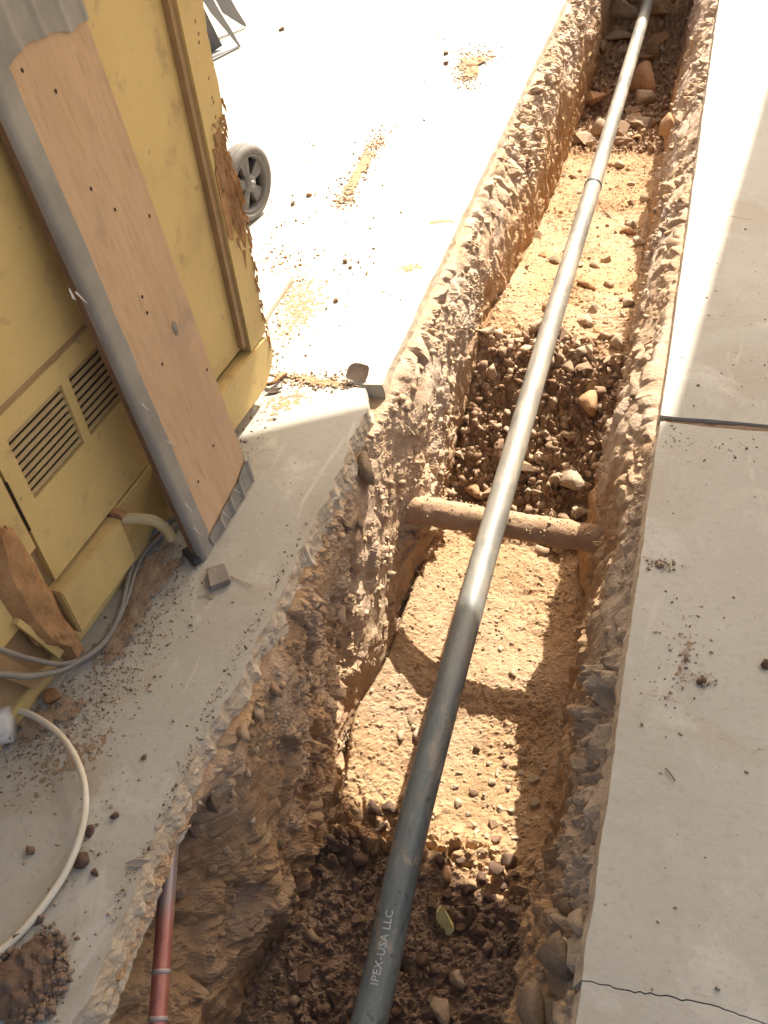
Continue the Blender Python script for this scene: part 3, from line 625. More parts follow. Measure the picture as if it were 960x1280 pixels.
pipe_text('IPEX-USA LLC', .535, AL, .0225, 1.05)

r0 = empty('clay_pipe', (-.3, 1.88, -.43), 'short brown clay pipe crossing the trench under the black pipe', 'pipe')
A, B = np.array([-.80, 1.850, -.400]), np.array([.10, 1.868, -.428])
ts = np.linspace(0, 1, 90); cl = [A + (B - A) * t for t in ts]
v, f = tube(cl, .042, 40); v = np.array(v); v += np.repeat(np.array(cl)[:, None], 40, 1).reshape(-1, 3)[:len(v)] * 0
nn = v - np.repeat(np.array(cl), 40, 0); nn /= np.linalg.norm(nn, axis=1)[:, None]
v = v + nn * (.0050 * fbm(v * 18, 3, 5) + .005 * np.clip(fbm(v * 70, 2, 8), 0, 1) * (nn[:, 2] > 0))[:, None]
pyd('pipe_body', v, f, M_CLAY, r0, True)
i = rng.choice(len(v), 900); ok = (nn[i, 2] > .45); i = i[ok]
g_ = gravel('earth_crust', v[i], nn[i], .001, .005, M_GR_DRY, None); g_.parent = r0; g_.matrix_parent_inverse = Matrix.Translation(-r0.location)

cA, cB = np.array([-.805, .80, -.075]), np.array([-.605, .20, -.235])
rc = empty('red_pipe', tuple(cB), 'red copper coloured pipe running out from under the broken slab edge', 'pipe')
ts = np.linspace(0, 1, 40); cl = [cA + (cB - cA) * t for t in ts]
v, f = tube(cl, .0165, 24); o = pyd('pipe_body', v, f, M_RED, rc, True)
a = o.data.attributes.new('dust', 'FLOAT', 'POINT'); tt = np.repeat(ts, 24); a.data.foreach_set('value', np.clip(1 - sstep(.44, .58, tt + .05 * n1(np.arange(len(tt)) * .37, 3)), 0, .95).astype(np.float32))
u_ = (cB - cA)
for t in (.66, .775): pyd('joint_ring', *tube([cA + u_ * t, cA + u_ * (t + .004), cA + u_ * (t + .010), cA + u_ * (t + .014)], [.0165, .0178, .0178, .0165], 24), M_REDRING, rc, True)

# ------------------------------------------------------------------ yellow cabinet beside the trench
B0 = np.array([-1.094, .744, 0.]); B1 = np.array([-1.027, 1.711, 0.]); ca = (B1 - B0) / np.linalg.norm(B1 - B0); cn = np.array([ca[1], -ca[0], 0.])
def cp(s, z, n=0.): return B0 + ca * s + cn * n + UP * z
def cpx(px, py, off=0.):
    r = ray(px, py); k = ((B0 + cn * off - EYE) @ cn) / (r @ cn); q = EYE + r * k; return float((q - B0) @ ca), float(q[2])
cab = empty('wooden_cabinet', tuple(cp(.45, 0, -.2)), 'yellow painted wooden cabinet with louvred vents and splintered edges beside the trench', 'cabinet')
def prism(name, pts, n0, n1_, m, parent=cab, bev=.0, jag=0., subdiv=0):
    """polygon in cabinet coordinates (s, z) from depth n0 to n1_"""
    bm = bmesh.new(); a = [bm.verts.new(cp(s, z, n0)) for s, z in pts]; b = [bm.verts.new(cp(s, z, n1_)) for s, z in pts]; k = len(pts)
    bm.faces.new(a); bm.faces.new(b[::-1])
    for i in range(k): bm.faces.new((a[i], a[(i + 1) % k], b[(i + 1) % k], b[i]))
    if bev: bmesh.ops.bevel(bm, geom=bm.edges[:], offset=bev, segments=2, affect='EDGES', clamp_overlap=True)
    return fin(name, bm, m, parent)
def rect(s0, s1, z0, z1): return [(s0, z0), (s1, z0), (s1, z1), (s0, z1)]
TOP = 1.20
prism('cabinet_body', rect(-.75, 1.095, .01, TOP), -.50, -.006, M_YEDGE)
# face panels: a flat field above the ledge, the vent board below it, with openings for the two vents
prism('upper_panel', [(-.75, .594), (.5605, .594), (.5605, .19), (1.03, .19), (1.03, TOP - .004), (-.75, TOP - .004)], -.006, .006, M_YWOOD)
V1 = (.227, .394, .388, .535); V2 = (.417, .560, .388, .537)
prism('ledge', rect(-.75, .56, .582, .593), -.006, .004, M_YEDGE)
b = []
bm = bmesh.new()
def boxb(s0, s1, z0, z1, n0, n1_):
    vs = [bm.verts.new(cp(s, z, n)) for n in (n0, n1_) for z in (z0, z1) for s in (s0, s1)]
    for q in ((0, 1, 3, 2), (4, 6, 7, 5), (0, 2, 6, 4), (1, 5, 7, 3), (0, 4, 5, 1), (2, 3, 7, 6)): bm.faces.new([vs[i] for i in q])
boxb(.187, V1[0], .197, .582, -.006, .010); boxb(V1[1], V2[0], .197, .582, -.006, .010); boxb(V2[1], .56, .197, .582, -.006, .010)
boxb(V1[0], V1[1], V1[3], .582, -.006, .010); boxb(V2[0], V2[1], V2[3], .582, -.006, .010)
boxb(V1[0], V1[1], .197, V1[2], -.006, .010); boxb(V2[0], V2[1], .197, V2[2], -.006, .010)
fin('vent_board', bm, M_YWOOD, cab)
prism('side_board', rect(-.75, .181, .30, .582), -.006, .012, M_YWOOD, bev=.003)
prism('side_board', rect(-.75, .164, .19, .2985), -.006, .010, M_YWOOD, bev=.002)
for (s0, s1, z0, z1) in (V1, V2):
    vt = prism('vent', rect(s0 - .004, s1 + .004, z0 - .004, z1 + .004), -.0058, -.004, M_VENTIN)
    n = 9; h = (z1 - z0) / n
    for k in range(n):
        zc = z0 + h * (k + .5)
        bm = bmesh.new()
        q = [cp(s0, zc + h * .26, .0035), cp(s1, zc + h * .26, .0035), cp(s1, zc - h * .26, .0050), cp(s0, zc - h * .26, .0050)]
        q2 = [x - cn * .0025 for x in q]
        a = [bm.verts.new(x) for x in q]; c = [bm.verts.new(x) for x in q2]; bm.faces.new(a); bm.faces.new(c[::-1])
        for j in range(4): bm.faces.new((a[j], a[(j + 1) % 4], c[(j + 1) % 4], c[j]))
        fin('slat', bm, M_SLAT, vt)
# stile at the far edge, jagged and torn along its outer side
zs = np.arange(.10, TOP, .012); outer = 1.112 + .010 * n1(zs * 9, 4) + .006 * n1(zs * 40, 5) - .020 * np.exp(-((zs - .69) / .05) ** 2)
so_ = list(zip(outer, zs))
prism('stile', [(1.025, .178)] + [(o, z) for o, z in so_ if z > .178] + [(1.02, TOP)], -.005, .030, M_YWOOD)
prism('stile_inner_shade', rect(1.003, 1.0235, .20, TOP - .002), .0062, .022, M_YEDGE)  # inner side of the stile, its shade put into the darker yellow
prism('bottom_rail', [(.56, .042), (1.05, .040), (1.095, .07), (1.122, .10), (1.118, .135), (1.10, .1755), (.56, .1755)], -.005, .034, M_YWOOD, bev=.003)
prism('bottom_board', rect(.166, .384, .058, .186), -.006, .036, M_YWOOD, bev=.003)
prism('bottom_board', rect(.402, .559, .05, .190), -.006, .012, M_YWOOD, bev=.002)
prism('plinth', rect(-.75, 1.06, .0, .048), -.05, .004, M_YWOOD, bev=.002)
prism('seam', rect(.183, .1862, .345, .47), .0098, .0135, M_HOLE)
# bare weathered corner post at the near end
bm = bmesh.new()
for k, (s0, s1, lean) in enumerate(((.098, .158, .0),)):
    rowsz = np.linspace(.0, .40, 26); L = []
    for z in rowsz:
        sL, sR = np.interp(z, [.05, .12, .30, .40], [.13, .085, .07, .10]) - .01, np.interp(z, [.0, .06, .19, .38, .40], [.165, .172, .163, .153, .14])
        ring = []
        for t in np.linspace(0, 1, 9):
            s = sL + (sR - sL) * t; nrm = .024 + .010 * (abs(t - .5) < .32) - .012 * (t < .05 or t > .95) + .005 * float(n1([z * 60 + t * 9], 3)[0])
            ring.append(bm.verts.new(cp(s + .004 * float(n1([z * 25 + t * 3], 6)[0]), z + (.055 * (1 - t) + .03 * float(n1([t * 7], 9)[0])) * (z < .01) + .03 * float(n1([t * 6], 19)[0]) * (z > .39), nrm)))
        L.append(ring)
    for i in range(len(L) - 1):
        for j in range(8): bm.faces.new((L[i][j], L[i][j + 1], L[i + 1][j + 1], L[i + 1][j]))
    for ring in (L[0], L[-1]):
        mid = [bm.verts.new(np.array(v.co) - cn * .03) for v in ring]
        for j in range(8): bm.faces.new((ring[j], mid[j], mid[j + 1], ring[j + 1]))
fin('corner_post', bm, M_TORN, cab)['label'] = 'bare brown weathered corner post'
prism('batten', [(.055, .22), (.066, .225), (.118, .055), (.100, .05)], .012, .024, M_YWOOD)
prism('batten', [(-.06, .24), (-.02, .25), (.05, .05), (.02, .05)], .010, .022, M_YEDGE)
# torn fibres on the stile
parts = []
for k in range(170):
    big_ = k < 120
    z = float(np.clip(rng.normal(.60, .075), .44, .76)) if big_ else rng.uniform(.14, .80)
    s = float(np.interp(z, zs, outer)) + .006 - (rng.uniform(0, .062) if big_ else rng.uniform(0, .012)); L = rng.uniform(.015, .06 if big_ else .035)
    w_ = rng.uniform(.0015, .0045); n0 = .0325 + (rng.uniform(0, .004) if big_ else 0)
    q = [cp(s, z, n0 - .004), cp(s + w_, z, n0 + .002), cp(s + w_ * .4 + rng.normal() * .003, z - L, n0 + rng.uniform(-.002, .007)), cp(s + w_ * 1.1, z - L * .3, n0 - .006)]
    parts.append((q, [(0, 1, 2), (1, 3, 2), (3, 0, 2), (0, 3, 1)]))
o = pyd('splinters', *merge(parts), M_SPLINT, cab); o['kind'] = 'stuff'
prism('torn_wood', [(1.027, .50), (1.045, .485), (1.052, .52), (1.066, .53), (1.080, .47), (1.092, .44), (1.104, .47), (1.100, .54), (1.090, .62), (1.084, .68), (1.080, .74), (1.068, .725), (1.058, .69), (1.040, .675), (1.027, .66)], .027, .0325, M_TORN)['label'] = 'bare torn wood where the yellow paint is gone'
# drain spout bending down over the bottom board, and the nut it comes from
s0, z0 = cpx(143, 652, .02)
sp = [cp(.392, .172, .0), cp(.396, .172, .03), cp(.412, .166, .055), cp(.436, .140, .078), cp(.450, .10, .088), cp(.454, .07, .090)]
pyd('drain_spout', *tube(catmull(sp, 6), [.011] * 3 + [.0125] * 25 + [.0135] * 3, 16), M_SPOUT, cab, True)
prism('spout_nut', [(.386, .176), (.402, .172), (.409, .184), (.402, .197), (.388, .196)], .006, .036, M_BWOOD)
for z, s in ((.93, 1.095), (.915, 1.09), (.84, 1.10), (.80, 1.098), (.79, 1.10), (.76, 1.096), (.955, 1.092)):
    s -= .022; prism('chipped_paint', [(s, z), (s + .003, z + .001), (s + .006, z + .006), (s + .002, z + .008), (s - .001, z + .005)], .029, .0306, M_BWOOD)

# ------------------------------------------------------------------ taped board leaning on the cabinet
bl = np.array([-.9105, 1.197, 0.]); br = np.array([-.9046, 1.473, 0.]); be = (br - bl) / np.linalg.norm(br - bl)
hh = np.array([-be[1], be[0], 0.]); th = math.radians(84); bu = math.cos(th) * hh + math.sin(th) * UP; bn = np.cross(bu, be); bn = bn if bn[0] > 0 else -bn
def bp_(e, u, n=0.): return bl + be * e + bu * u + bn * n
def bpx(px, py):
    r = ray(px, py); q = EYE + r * (((bl - EYE) @ bn) / (r @ bn)); return float((q - bl) @ be), float((q - bl) @ bu)
brd = empty('leaning_board', tuple((bl + br) / 2), 'tan board with grey taped edges leaning against the yellow cabinet', 'board')
W, LEN, TH = .284, 1.24, .020
def bprism(name, pts, n0, n1_, m, bev=0.):
    bm = bmesh.new(); a = [bm.verts.new(bp_(e, u, n0)) for e, u in pts]; b = [bm.verts.new(bp_(e, u, n1_)) for e, u in pts]; k = len(pts)
    bm.faces.new(a); bm.faces.new(b[::-1])
    for i in range(k): bm.faces.new((a[i], a[(i + 1) % k], b[(i + 1) % k], b[i]))
    if bev: bmesh.ops.bevel(bm, geom=bm.edges[:], offset=bev, segments=2, affect='EDGES', clamp_overlap=True)
    return fin(name, bm, m, brd)
bprism('plank', [(.002, .012), (W - .002, .012), (W, LEN), (0, LEN)], -TH, -.001, M_PLANK, .0015)
bprism('plank_edge', [(-.003, .012), (.0015, .012), (.0015, LEN), (-.003, LEN)], -TH - .004, -.002, M_PSIDE)
def tape_edge(pts_in, pts_out, n): return list(pts_in) + list(pts_out)[::-1]
us = np.linspace(.0, LEN, 46)
inn = [(.052 + .0025 * float(n1([u * 14], 3)[0]) + .002 * float(n1([u * 60], 5)[0]), u) for u in us]
out_ = [(-.004 + .0015 * float(n1([u * 11], 7)[0]), u) for u in us]
# side tape with slight waves, wrapped round the edge
V = []; Fc = []
for k, u in enumerate(us):
    e0, e1_ = out_[k][0], inn[k][0]
    for j, (e, n) in enumerate(((e0, -.010), (e0, .0015), (e0 + (e1_ - e0) * .35, .0022 + .0012 * float(n1([u * 30 + 5], 2)[0])), (e0 + (e1_ - e0) * .7, .0016 + .001 * float(n1([u * 40 + 9], 2)[0])), (e1_, .0006))): V.append(bp_(e, u, n))
for k in range(len(us) - 1):
    for j in range(4): q = k * 5 + j; Fc.append((q, q + 1, q + 6, q + 5))
pyd('side_tape', V, Fc, M_TAPE, brd, True)
# top and bottom tape, folded in pleats
def pleats(name, u0s, u1s, es, k0, lift=.004):
    V = []; Fc = []; n = 110
    ee = np.linspace(es[0], es[1], n)
    ua = np.interp(ee, np.linspace(es[0], es[1], len(u0s)), u0s) + .006 * n1(ee * 40, k0); ub = np.interp(ee, np.linspace(es[0], es[1], len(u1s)), u1s)
    for k, e in enumerate(ee):
        for t in (0, .5, 1):
            V.append(bp_(e + .012 * t * (k / n - .5), ua[k] + (ub[k] - ua[k]) * t, .0035 + lift * math.exp(-((((e * 17 + .8 * float(n1([e * 8], k0 + 2)[0])) % 1) - .5) / .13) ** 2) * (1 - .3 * t)))
    for k in range(n - 1):
        for t in (0, 1): q = k * 3 + t; Fc.append((q, q + 1, q + 4, q + 3))
    pyd(name, V, Fc, M_TAPE, brd, True)
pleats('top_tape', [bpx(*q)[1] for q in ((0, 96), (13, 80), (35, 52), (50, 49), (75, 46), (100, 33))], [LEN, LEN], (-.002, W + .001), 3, .003)
pleats('bottom_tape', [.004, .003, .006, .004], [.035, .045, .052, .075], (.05, W + .004), 8, .006)
for e, u in [bpx(*q) for q in ((28, 88), (70, 114), (114, 236), (144, 262), (187, 270), (178, 371), (184, 391), (184, 391), (203, 455), (259, 462), (267, 557), (248, 602))]:
    V = [bp_(e + .0028 * math.cos(t), u + .0042 * math.sin(t), .0003) for t in np.linspace(0, 2 * math.pi, 8, endpoint=False)] + [bp_(e, u, .0012)]
    pyd('nail_head', V, [(k, (k + 1) % 8, 8) for k in range(8)], M_HOLE, brd)
e, u = bpx(219, 410); V = [bp_(e + .008 * math.cos(t) * (1 + .2 * math.sin(3 * t)), u + .017 * math.sin(t), .0004) for t in np.linspace(0, 2 * math.pi, 16, endpoint=False)] + [bp_(e, u, .001)]
pyd('knot', V, [(k, (k + 1) % 16, 16) for k in range(16)], M_GWOOD, brd)
# peeling shreds of tape
parts = []
for px, py, L, sl in ((92, 366, .03, .3), (84, 362, .02, -.2), (175, 505, .025, .2), (207, 552, .03, .4), (230, 630, .03, .1), (240, 660, .035, .2), (290, 612, .03, .5), (276, 640, .03, .3), (300, 625, .02, .9)):
    e, u = bpx(px, py); w_ = .003
    parts.append(([bp_(e, u, .003), bp_(e + w_, u + .002, .004), bp_(e + w_ + sl * L, u - L, .010), bp_(e + sl * L, u - L * .8, .006)], [(0, 1, 2, 3)]))
pyd('tape_shreds', *merge(parts), M_WPVC, brd)

# ------------------------------------------------------------------ cables, hose, offcuts
def gpt(px, py, z):
    if z == 'c':                                  # lies against the plinth of the cabinet
        s_, z_ = cpx(px, py, .050); return cp(s_, z_, .050)
    return at(px, py, z)
def cable(name, pts, r, m, label, n=10, seg=12):
    P_ = catmull([gpt(*q) for q in pts], n); o = pyd(name, *tube(P_, r, seg), m, None, True); return tag(o, label, 'cable')
cable('cable', [(-70, 846, 'c'), (0, 843, 'c'), (40, 845, 'c'), (85, 834, 'c'), (127, 806, .009), (150, 768, .008), (161, 722, .008), (172, 692, .010), (190, 668, .02), (212, 652, .03), (250, 620, .03)], .0068, M_GCABLE, 'thicker grey cable curving along the foot of the yellow cabinet')
cable('cable', [(-70, 792, 'c'), (0, 812, 'c'), (40, 824, 'c'), (80, 830, 'c'), (112, 816, .008), (138, 790, .0075), (158, 752, .0075), (170, 712, .008), (182, 690, .008), (200, 672, .02), (228, 655, .03)], .0052, M_GCABLE, 'thinner grey cable running beside the thicker one at the cabinet foot')
cable('cable', [(-50, 884, .02), (0, 886, .024), (38, 893, .028), (76, 920, .034), (100, 960, .036), (107, 1002, .034), (100, 1045, .026), (82, 1090, .016), (52, 1135, .010), (20, 1172, .008), (-20, 1205, .008), (-70, 1240, .008)], .0066, M_WCABLE, 'cream white cable looping over the slab at the lower left')
hz = [(282, 535, .006), (296, 520, .008), (310, 502, .008), (319, 482, .008), (320, 464, .02), (313, 455, .04)]
cable('hose', hz, .007, M_WPVC, 'white hose curled under the far bottom corner of the cabinet')['category'] = 'hose'
hz = [(278, 532, .006), (290, 516, .007), (303, 500, .008), (311, 484, .012), (312, 470, .03)]
cable('hose', hz, .0055, M_BRICKY, 'reddish thin hose beside the white hose under the cabinet corner')['category'] = 'hose'
# short white plastic pipe with a dark open mouth
a, b = at(-45, 915, .036), at(14, 905, .036); a = np.array(a); b = np.array(b); t_ = (b - a) / np.linalg.norm(b - a)
po = empty('pipe_offcut', (a[0], a[1], 0), 'white plastic pipe offcut with a dark open mouth at the left frame edge', 'pipe')
pyd('pipe_body', *tube([a, b, b + t_ * .001, b - t_ * .05], [.036, .036, .030, .030], 28, False), M_WPVC, po, True)
pyd('pipe_inside', *tube([b - t_ * .049, b - t_ * .0495], [.0295, .001], 28, False), M_DARK, po)
# small grey wooden block under the board corner
def block(name, quad, h, m, label, cat, z0=.001, tilt=0.):
    bm = bmesh.new(); lo = [bm.verts.new((q[0], q[1], z0)) for q in quad]; hi = [bm.verts.new((q[0], q[1], z0 + h + (tilt if i in (0, 1) else 0))) for i, q in enumerate(quad)]
    bm.faces.new(lo[::-1]); bm.faces.new(hi)
    for i in range(4): bm.faces.new((lo[i], lo[(i + 1) % 4], hi[(i + 1) % 4], hi[i]))
    bmesh.ops.bevel(bm, geom=bm.edges[:], offset=min(h * .18, .003), segments=2, affect='EDGES')
    return tag(fin(name, bm, m), label, cat)
block('wood_block', [at(257, 710, .015), at(280, 703, .015), at(288, 725, .015), at(262, 735, .015)], .015, M_GWOOD, 'small grey wooden block lying at the near corner of the leaning board', 'block')
block('board_offcut', [at(322, 340, .022), at(366, 343, .022), at(331, 396, .022), at(296, 394, .022)], .021, M_WWOOD, 'white board offcut lying in the sun behind the cabinet', 'board')
block('scrap', [at(227, 690, .01), at(240, 684, .01), at(252, 700, .01), at(243, 707, .01)], .02, M_DARK, 'dark dusty scrap wedged under the near corner of the board', 'scrap')

# ------------------------------------------------------------------ wheel of a hand cart behind the cabinet
wc = np.array([-1.44, 2.76, .131]); wn = np.array([1, -.18, 0.]); wn /= np.linalg.norm(wn); wu = np.cross([0, 0, 1.], wn); wz = UP
cart = empty('hand_cart', (wc[0], wc[1], 0), 'hand cart with a grey spoked wheel half hidden behind the yellow cabinet', 'cart')
def lathe(name, prof, seg, m, parent, smooth=True, close=True):
    V = []; Fc = []; n = len(prof)
    for k in range(seg):
        a = 2 * math.pi * k / seg; r_ = math.cos(a) * wu + math.sin(a) * wz
        for (h, r) in prof: V.append(wc + wn * h + r_ * r)
    for k in range(seg):
        for j in range(n if close else n - 1): Fc.append((k * n + j, k * n + (j + 1) % n, ((k + 1) % seg) * n + (j + 1) % n, ((k + 1) % seg) * n + j))
    return pyd(name, V, Fc, m, parent, smooth)
wheel = empty('wheel', tuple(wc), None, None); wheel.parent = cart; wheel.matrix_parent_inverse = Matrix.Translation(-cart.location)
def fixp(o): o.matrix_parent_inverse = Matrix.Translation(-Vector(wc)); return o
fixp(lathe('tyre', [(.024, .098), (.030, .106), (.030, .116), (.026, .125), (.016, .1295), (.015, .127), (.011, .127), (.010, .1305), (.002, .1305), (.001, .128), (-.004, .128), (-.005, .1305), (-.014, .1305), (-.015, .128), (-.019, .128), (-.020, .1295), (-.028, .126), (-.034, .118), (-.034, .104), (-.026, .098)], 48, M_TYRE, wheel))
fixp(lathe('rim', [(.022, .100), (.027, .099), (.027, .092), (.018, .088), (.004, .086), (-.02, .088), (-.024, .100)], 48, M_RIM, wheel))
fixp(lathe('hub', [(.028, .004), (.030, .018), (.026, .026), (.010, .034), (-.03, .034), (-.03, .004)], 28, M_RIM, wheel))
fixp(lathe('axle_cap', [(.030, .001), (.036, .006), (.034, .011), (.028, .013)], 18, M_STEEL, wheel, close=False))
fixp(lathe('web', [(-.012, .03), (-.012, .09), (-.016, .09), (-.016, .03)], 32, M_DARK, wheel))
for k in range(5):
    a = 2 * math.pi * k / 5 + .35; r_ = math.cos(a) * wu + math.sin(a) * wz; t = -math.sin(a) * wu + math.cos(a) * wz
    q = [wc + r_ * .026 + t * .013 + wn * .016, wc + r_ * .092 + t * .030 + wn * .012, wc + r_ * .092 - t * .030 + wn * .012, wc + r_ * .026 - t * .013 + wn * .016]
    c = [x - wn * .022 for x in q]; mid = [(q[0] + q[3]) / 2 + wn * .006, (q[1] + q[2]) / 2 + wn * .004]
    fixp(pyd('spoke', q + c + mid, [(0, 1, 9, 8), (8, 9, 2, 3), (0, 4, 5, 1), (3, 2, 6, 7), (1, 5, 6, 2, 9), (4, 0, 8, 3, 7)], M_RIM, wheel))
pyd('axle', *tube([wc + wn * .02, wc - wn * .60], .011, 12), M_STEEL, cart, True)
pyd('frame_tube', *tube(catmull([wc - wn * .06 + np.array([0, .0, .01]), wc + np.array([-.16, .05, .10]), wc + np.array([-.34, .10, .19]), wc + np.array([-.60, .16, .28])], 6), .011, 12), M_STEEL, cart, True)

# bent sheet metal leaning about behind the cabinet, beyond the cart, and a shadow built as a sheet
def up_at(px, py, base):                         # point on the upright plane through base that faces the camera's side
    n = np.array([.62, -.78, 0.]); r = ray(px, py); return EYE + r * (((np.array(base) - EYE) @ n) / (r @ n))
g0 = at(276, 66)
def sheet(name, pts, base, th, m, label, cat, lean=0.):
    A_ = [up_at(x, y, base) for x, y in pts]; n = np.array([.62, -.78, 0.]) * th
    bm = bmesh.new(); a = [bm.verts.new(q) for q in A_]; b = [bm.verts.new(q - n) for q in A_]; k = len(A_); bm.faces.new(a); bm.faces.new(b[::-1])
    for i in range(k): bm.faces.new((a[i], a[(i + 1) % k], b[(i + 1) % k], b[i]))
    return tag(fin(name, bm, m), label, cat)
sheet('metal_plate', [(236, 12), (241, 8), (253, 6), (257, 14), (278, 57), (253, 73), (240, 76)], at(266, 67), .012, M_DARKPL, 'dark upright sheet standing behind the far edge of the cabinet', 'sheet')
flg = [at(278, 54, .004), at(289, 48, .004), at(300, 59, .004), at(255, 82, .004), at(250, 72, .004)]
ms = empty('bent_metal_strip', tuple(flg[2]), 'grey bent metal strip with a flat foot beside the dark sheet', 'strip')
bm = bmesh.new(); a = [bm.verts.new(q + UP * .006) for q in flg]; b = [bm.verts.new(q) for q in flg]; bm.faces.new(a); bm.faces.new(b[::-1])
for i in range(5): bm.faces.new((a[i], a[(i + 1) % 5], b[(i + 1) % 5], b[i]))
fin('foot_plate', bm, M_GSTRIP, ms)
A_ = [up_at(x, y, flg[2]) for x, y in ((246, -30), (253, 0), (264, 17), (281, 37), (291, 49), (299, 59))]; wd = [.055, .05, .045, .03, .018, .010]
V = []; Fc = []
for q, wv in zip(A_, wd):
    for k in (0, 1):
        V.append(q + np.array([.78, .62, 0]) * (wv if k == 0 else 0)); V.append(q + np.array([.78, .62, 0]) * (wv if k == 0 else 0) - np.array([.62, -.78, 0]) * .006)
for i in range(5): q = i * 4; Fc += [(q, q + 2, q + 6, q + 4), (q + 1, q + 5, q + 7, q + 3), (q, q + 4, q + 5, q + 1), (q + 2, q + 3, q + 7, q + 6)]
pyd('upright_strap', V, Fc, M_GSTRIP, ms)
sheet('shadow_sheet', [(258, -22), (283, -12), (296, 12), (307, 29), (308, 34), (303, 32), (290, 24), (278, 16)], at(309, 35), .008, M_GSTRIP, 'grey tapering shadow on the slab built as a thin sheet, topmost in the frame', 'sheet')  # a shadow on the slab, built as grey sheet
# crumpled wrapper
bm = bmesh.new(); c0 = at(262, 118, .04)
GV = {}
for i in range(9):
    for j in range(6):
        GV[i, j] = bm.verts.new(c0 + np.array([(i - 4) * .016 + rng.normal() * .006, (j - 2.5) * .016 + rng.normal() * .006, .05 * math.sin(i * 1.1 + j) + rng.normal() * .014 - .012 * i + .04]))
for i in range(8):
    for j in range(5): bm.faces.new((GV[i, j], GV[i + 1, j], GV[i + 1, j + 1], GV[i, j + 1]))
tag(fin('wrapper', bm, M_SILVER), 'crumpled silvery wrapper at the far edge of the cabinet, above the wheel', 'wrapper')

# ------------------------------------------------------------------ earth and litter on the slabs
def mound(name, outline, h, m, label, k, n=60, pr=2., base=0.0015, rough=.5, dens=1.25):
    """low irregular heap over a ground polygon given in photo points"""
    Q = np.array([at(*q)[:2] for q in outline]); c = Q.mean(0); R = 22; V = []; Fc = []
    per = np.concatenate([Q, Q[:1]]); L = np.concatenate([[0], np.cumsum(np.linalg.norm(np.diff(per, axis=0), axis=1))])
    ang = np.linspace(0, L[-1], n, endpoint=False); ex = np.interp(ang, L, per[:, 0]); ey = np.interp(ang, L, per[:, 1])
    j = 1 + .16 * n1(np.arange(n) * .9, k) + .10 * n1(np.arange(n) * 2.7, k + 1)
    for r in range(R + 1):
        t = r / R
        x = c[0] + (ex - c[0]) * t * j; y = c[1] + (ey - c[1]) * t * j
        pn = np.stack([x * 40, y * 40, np.full(n, k * 3.1)], 1); f1_, _, _ = worley(pn, k)
        z = base + h * (1 - t ** pr) * (1 + .5 * fbm(pn * .3, 2, k)) + h * rough * (1 - t ** 3) * (fbm(pn, 3, k + 2) + .7 * np.sqrt(np.clip(1 - (f1_ / .6) ** 2, 0, 1)) - .3)
        if r == R: z = np.full(n, .0006)
        V += [(a_, b_, c_) for a_, b_, c_ in zip(x, y, z)]
    for r in range(R):
        for q in range(n): Fc.append((r * n + q, r * n + (q + 1) % n, (r + 1) * n + (q + 1) % n, (r + 1) * n + q))
    o = pyd(name, V, Fc, m, None, True); ed = []
    for r in range(R + 1):
        tt = r / R; ed += [dens * 1.12 * (1 - tt ** 1.15) + .0 * q for q in range(n)]
    o.data.attributes.new('edge', 'FLOAT', 'POINT').data.foreach_set('value', np.array(ed, np.float32))
    return tag(o, label, None, None, 'stuff')
mound('sawdust', [(228, 655), (244, 690), (232, 712), (205, 735), (185, 775), (165, 810), (140, 850), (110, 860), (100, 840), (135, 800), (152, 760), (165, 710), (190, 672)], .010, F_DIRT, 'brown dusty dirt heaped between cabinet and slab', 21, 90)
mound('sawdust', [(100, 850), (130, 862), (120, 890), (80, 915), (45, 935), (15, 950), (-20, 950), (-20, 915), (30, 890), (70, 872)], .007, F_DIRT, 'brown crumbly dirt along the cabinet foot at the left', 25, 70, dens=1.0)
mound('spilled_soil', [(40, 1168), (60, 1162), (78, 1165), (82, 1195), (72, 1225), (52, 1255), (38, 1290), (-40, 1300), (-40, 1215), (5, 1200)], .016, F_DARK, 'dark wet soil spilled on the slab at the lower left corner', 31, 90, 3., rough=.9, dens=2.2)
mound('dirt_smear', [(463, 170), (478, 178), (470, 200), (452, 225), (440, 250), (425, 258), (418, 250), (436, 222), (450, 195)], .004, F_ODIRT, 'reddish dirt smeared across the sunlit slab', 35, 60, dens=1.0)
mound('dirt_smear', [(575, 72), (612, 66), (622, 72), (600, 80), (603, 95), (590, 108), (572, 108), (578, 92), (566, 84)], .012, F_ODIRT, 'orange brown earth dropped on the far sunlit slab', 39, 60, rough=.8, dens=1.2)
mound('dirt_smear', [(850, 745), (880, 760), (890, 800), (868, 850), (850, 905), (832, 915), (828, 880), (842, 830), (838, 790)], .0011, F_DIRT, 'thin trodden dirt on the shaded right slab', 43, 60, base=.0004, rough=.9, dens=.45)
mound('dirt_smear', [(345, 462), (400, 470), (440, 476), (460, 484), (430, 492), (380, 486), (340, 482)], .004, F_ODIRT, 'earth crumbs along the crack in the left pavement', 47, 60, dens=.8)
mound('dirt_film', [(325, 310), (400, 320), (440, 340), (420, 400), (390, 440), (345, 465), (328, 440), (330, 400)], .0006, F_ODIRT, 'thin yellowish dust trodden over the bright slab by the cabinet', 51, 70, base=.0004, dens=.52)
mound('dirt_film', [(500, 330), (530, 325), (540, 335), (510, 343), (480, 341)], .0005, F_ODIRT, 'small orange dust stain near the trench edge on the bright slab', 53, 40, base=.0004, dens=.75)
mound('dirt_film', [(520, 276), (575, 272), (580, 279), (530, 282)], .0005, F_ODIRT, 'orange dust streak near the trench edge on the bright slab', 55, 40, base=.0004, dens=.75)
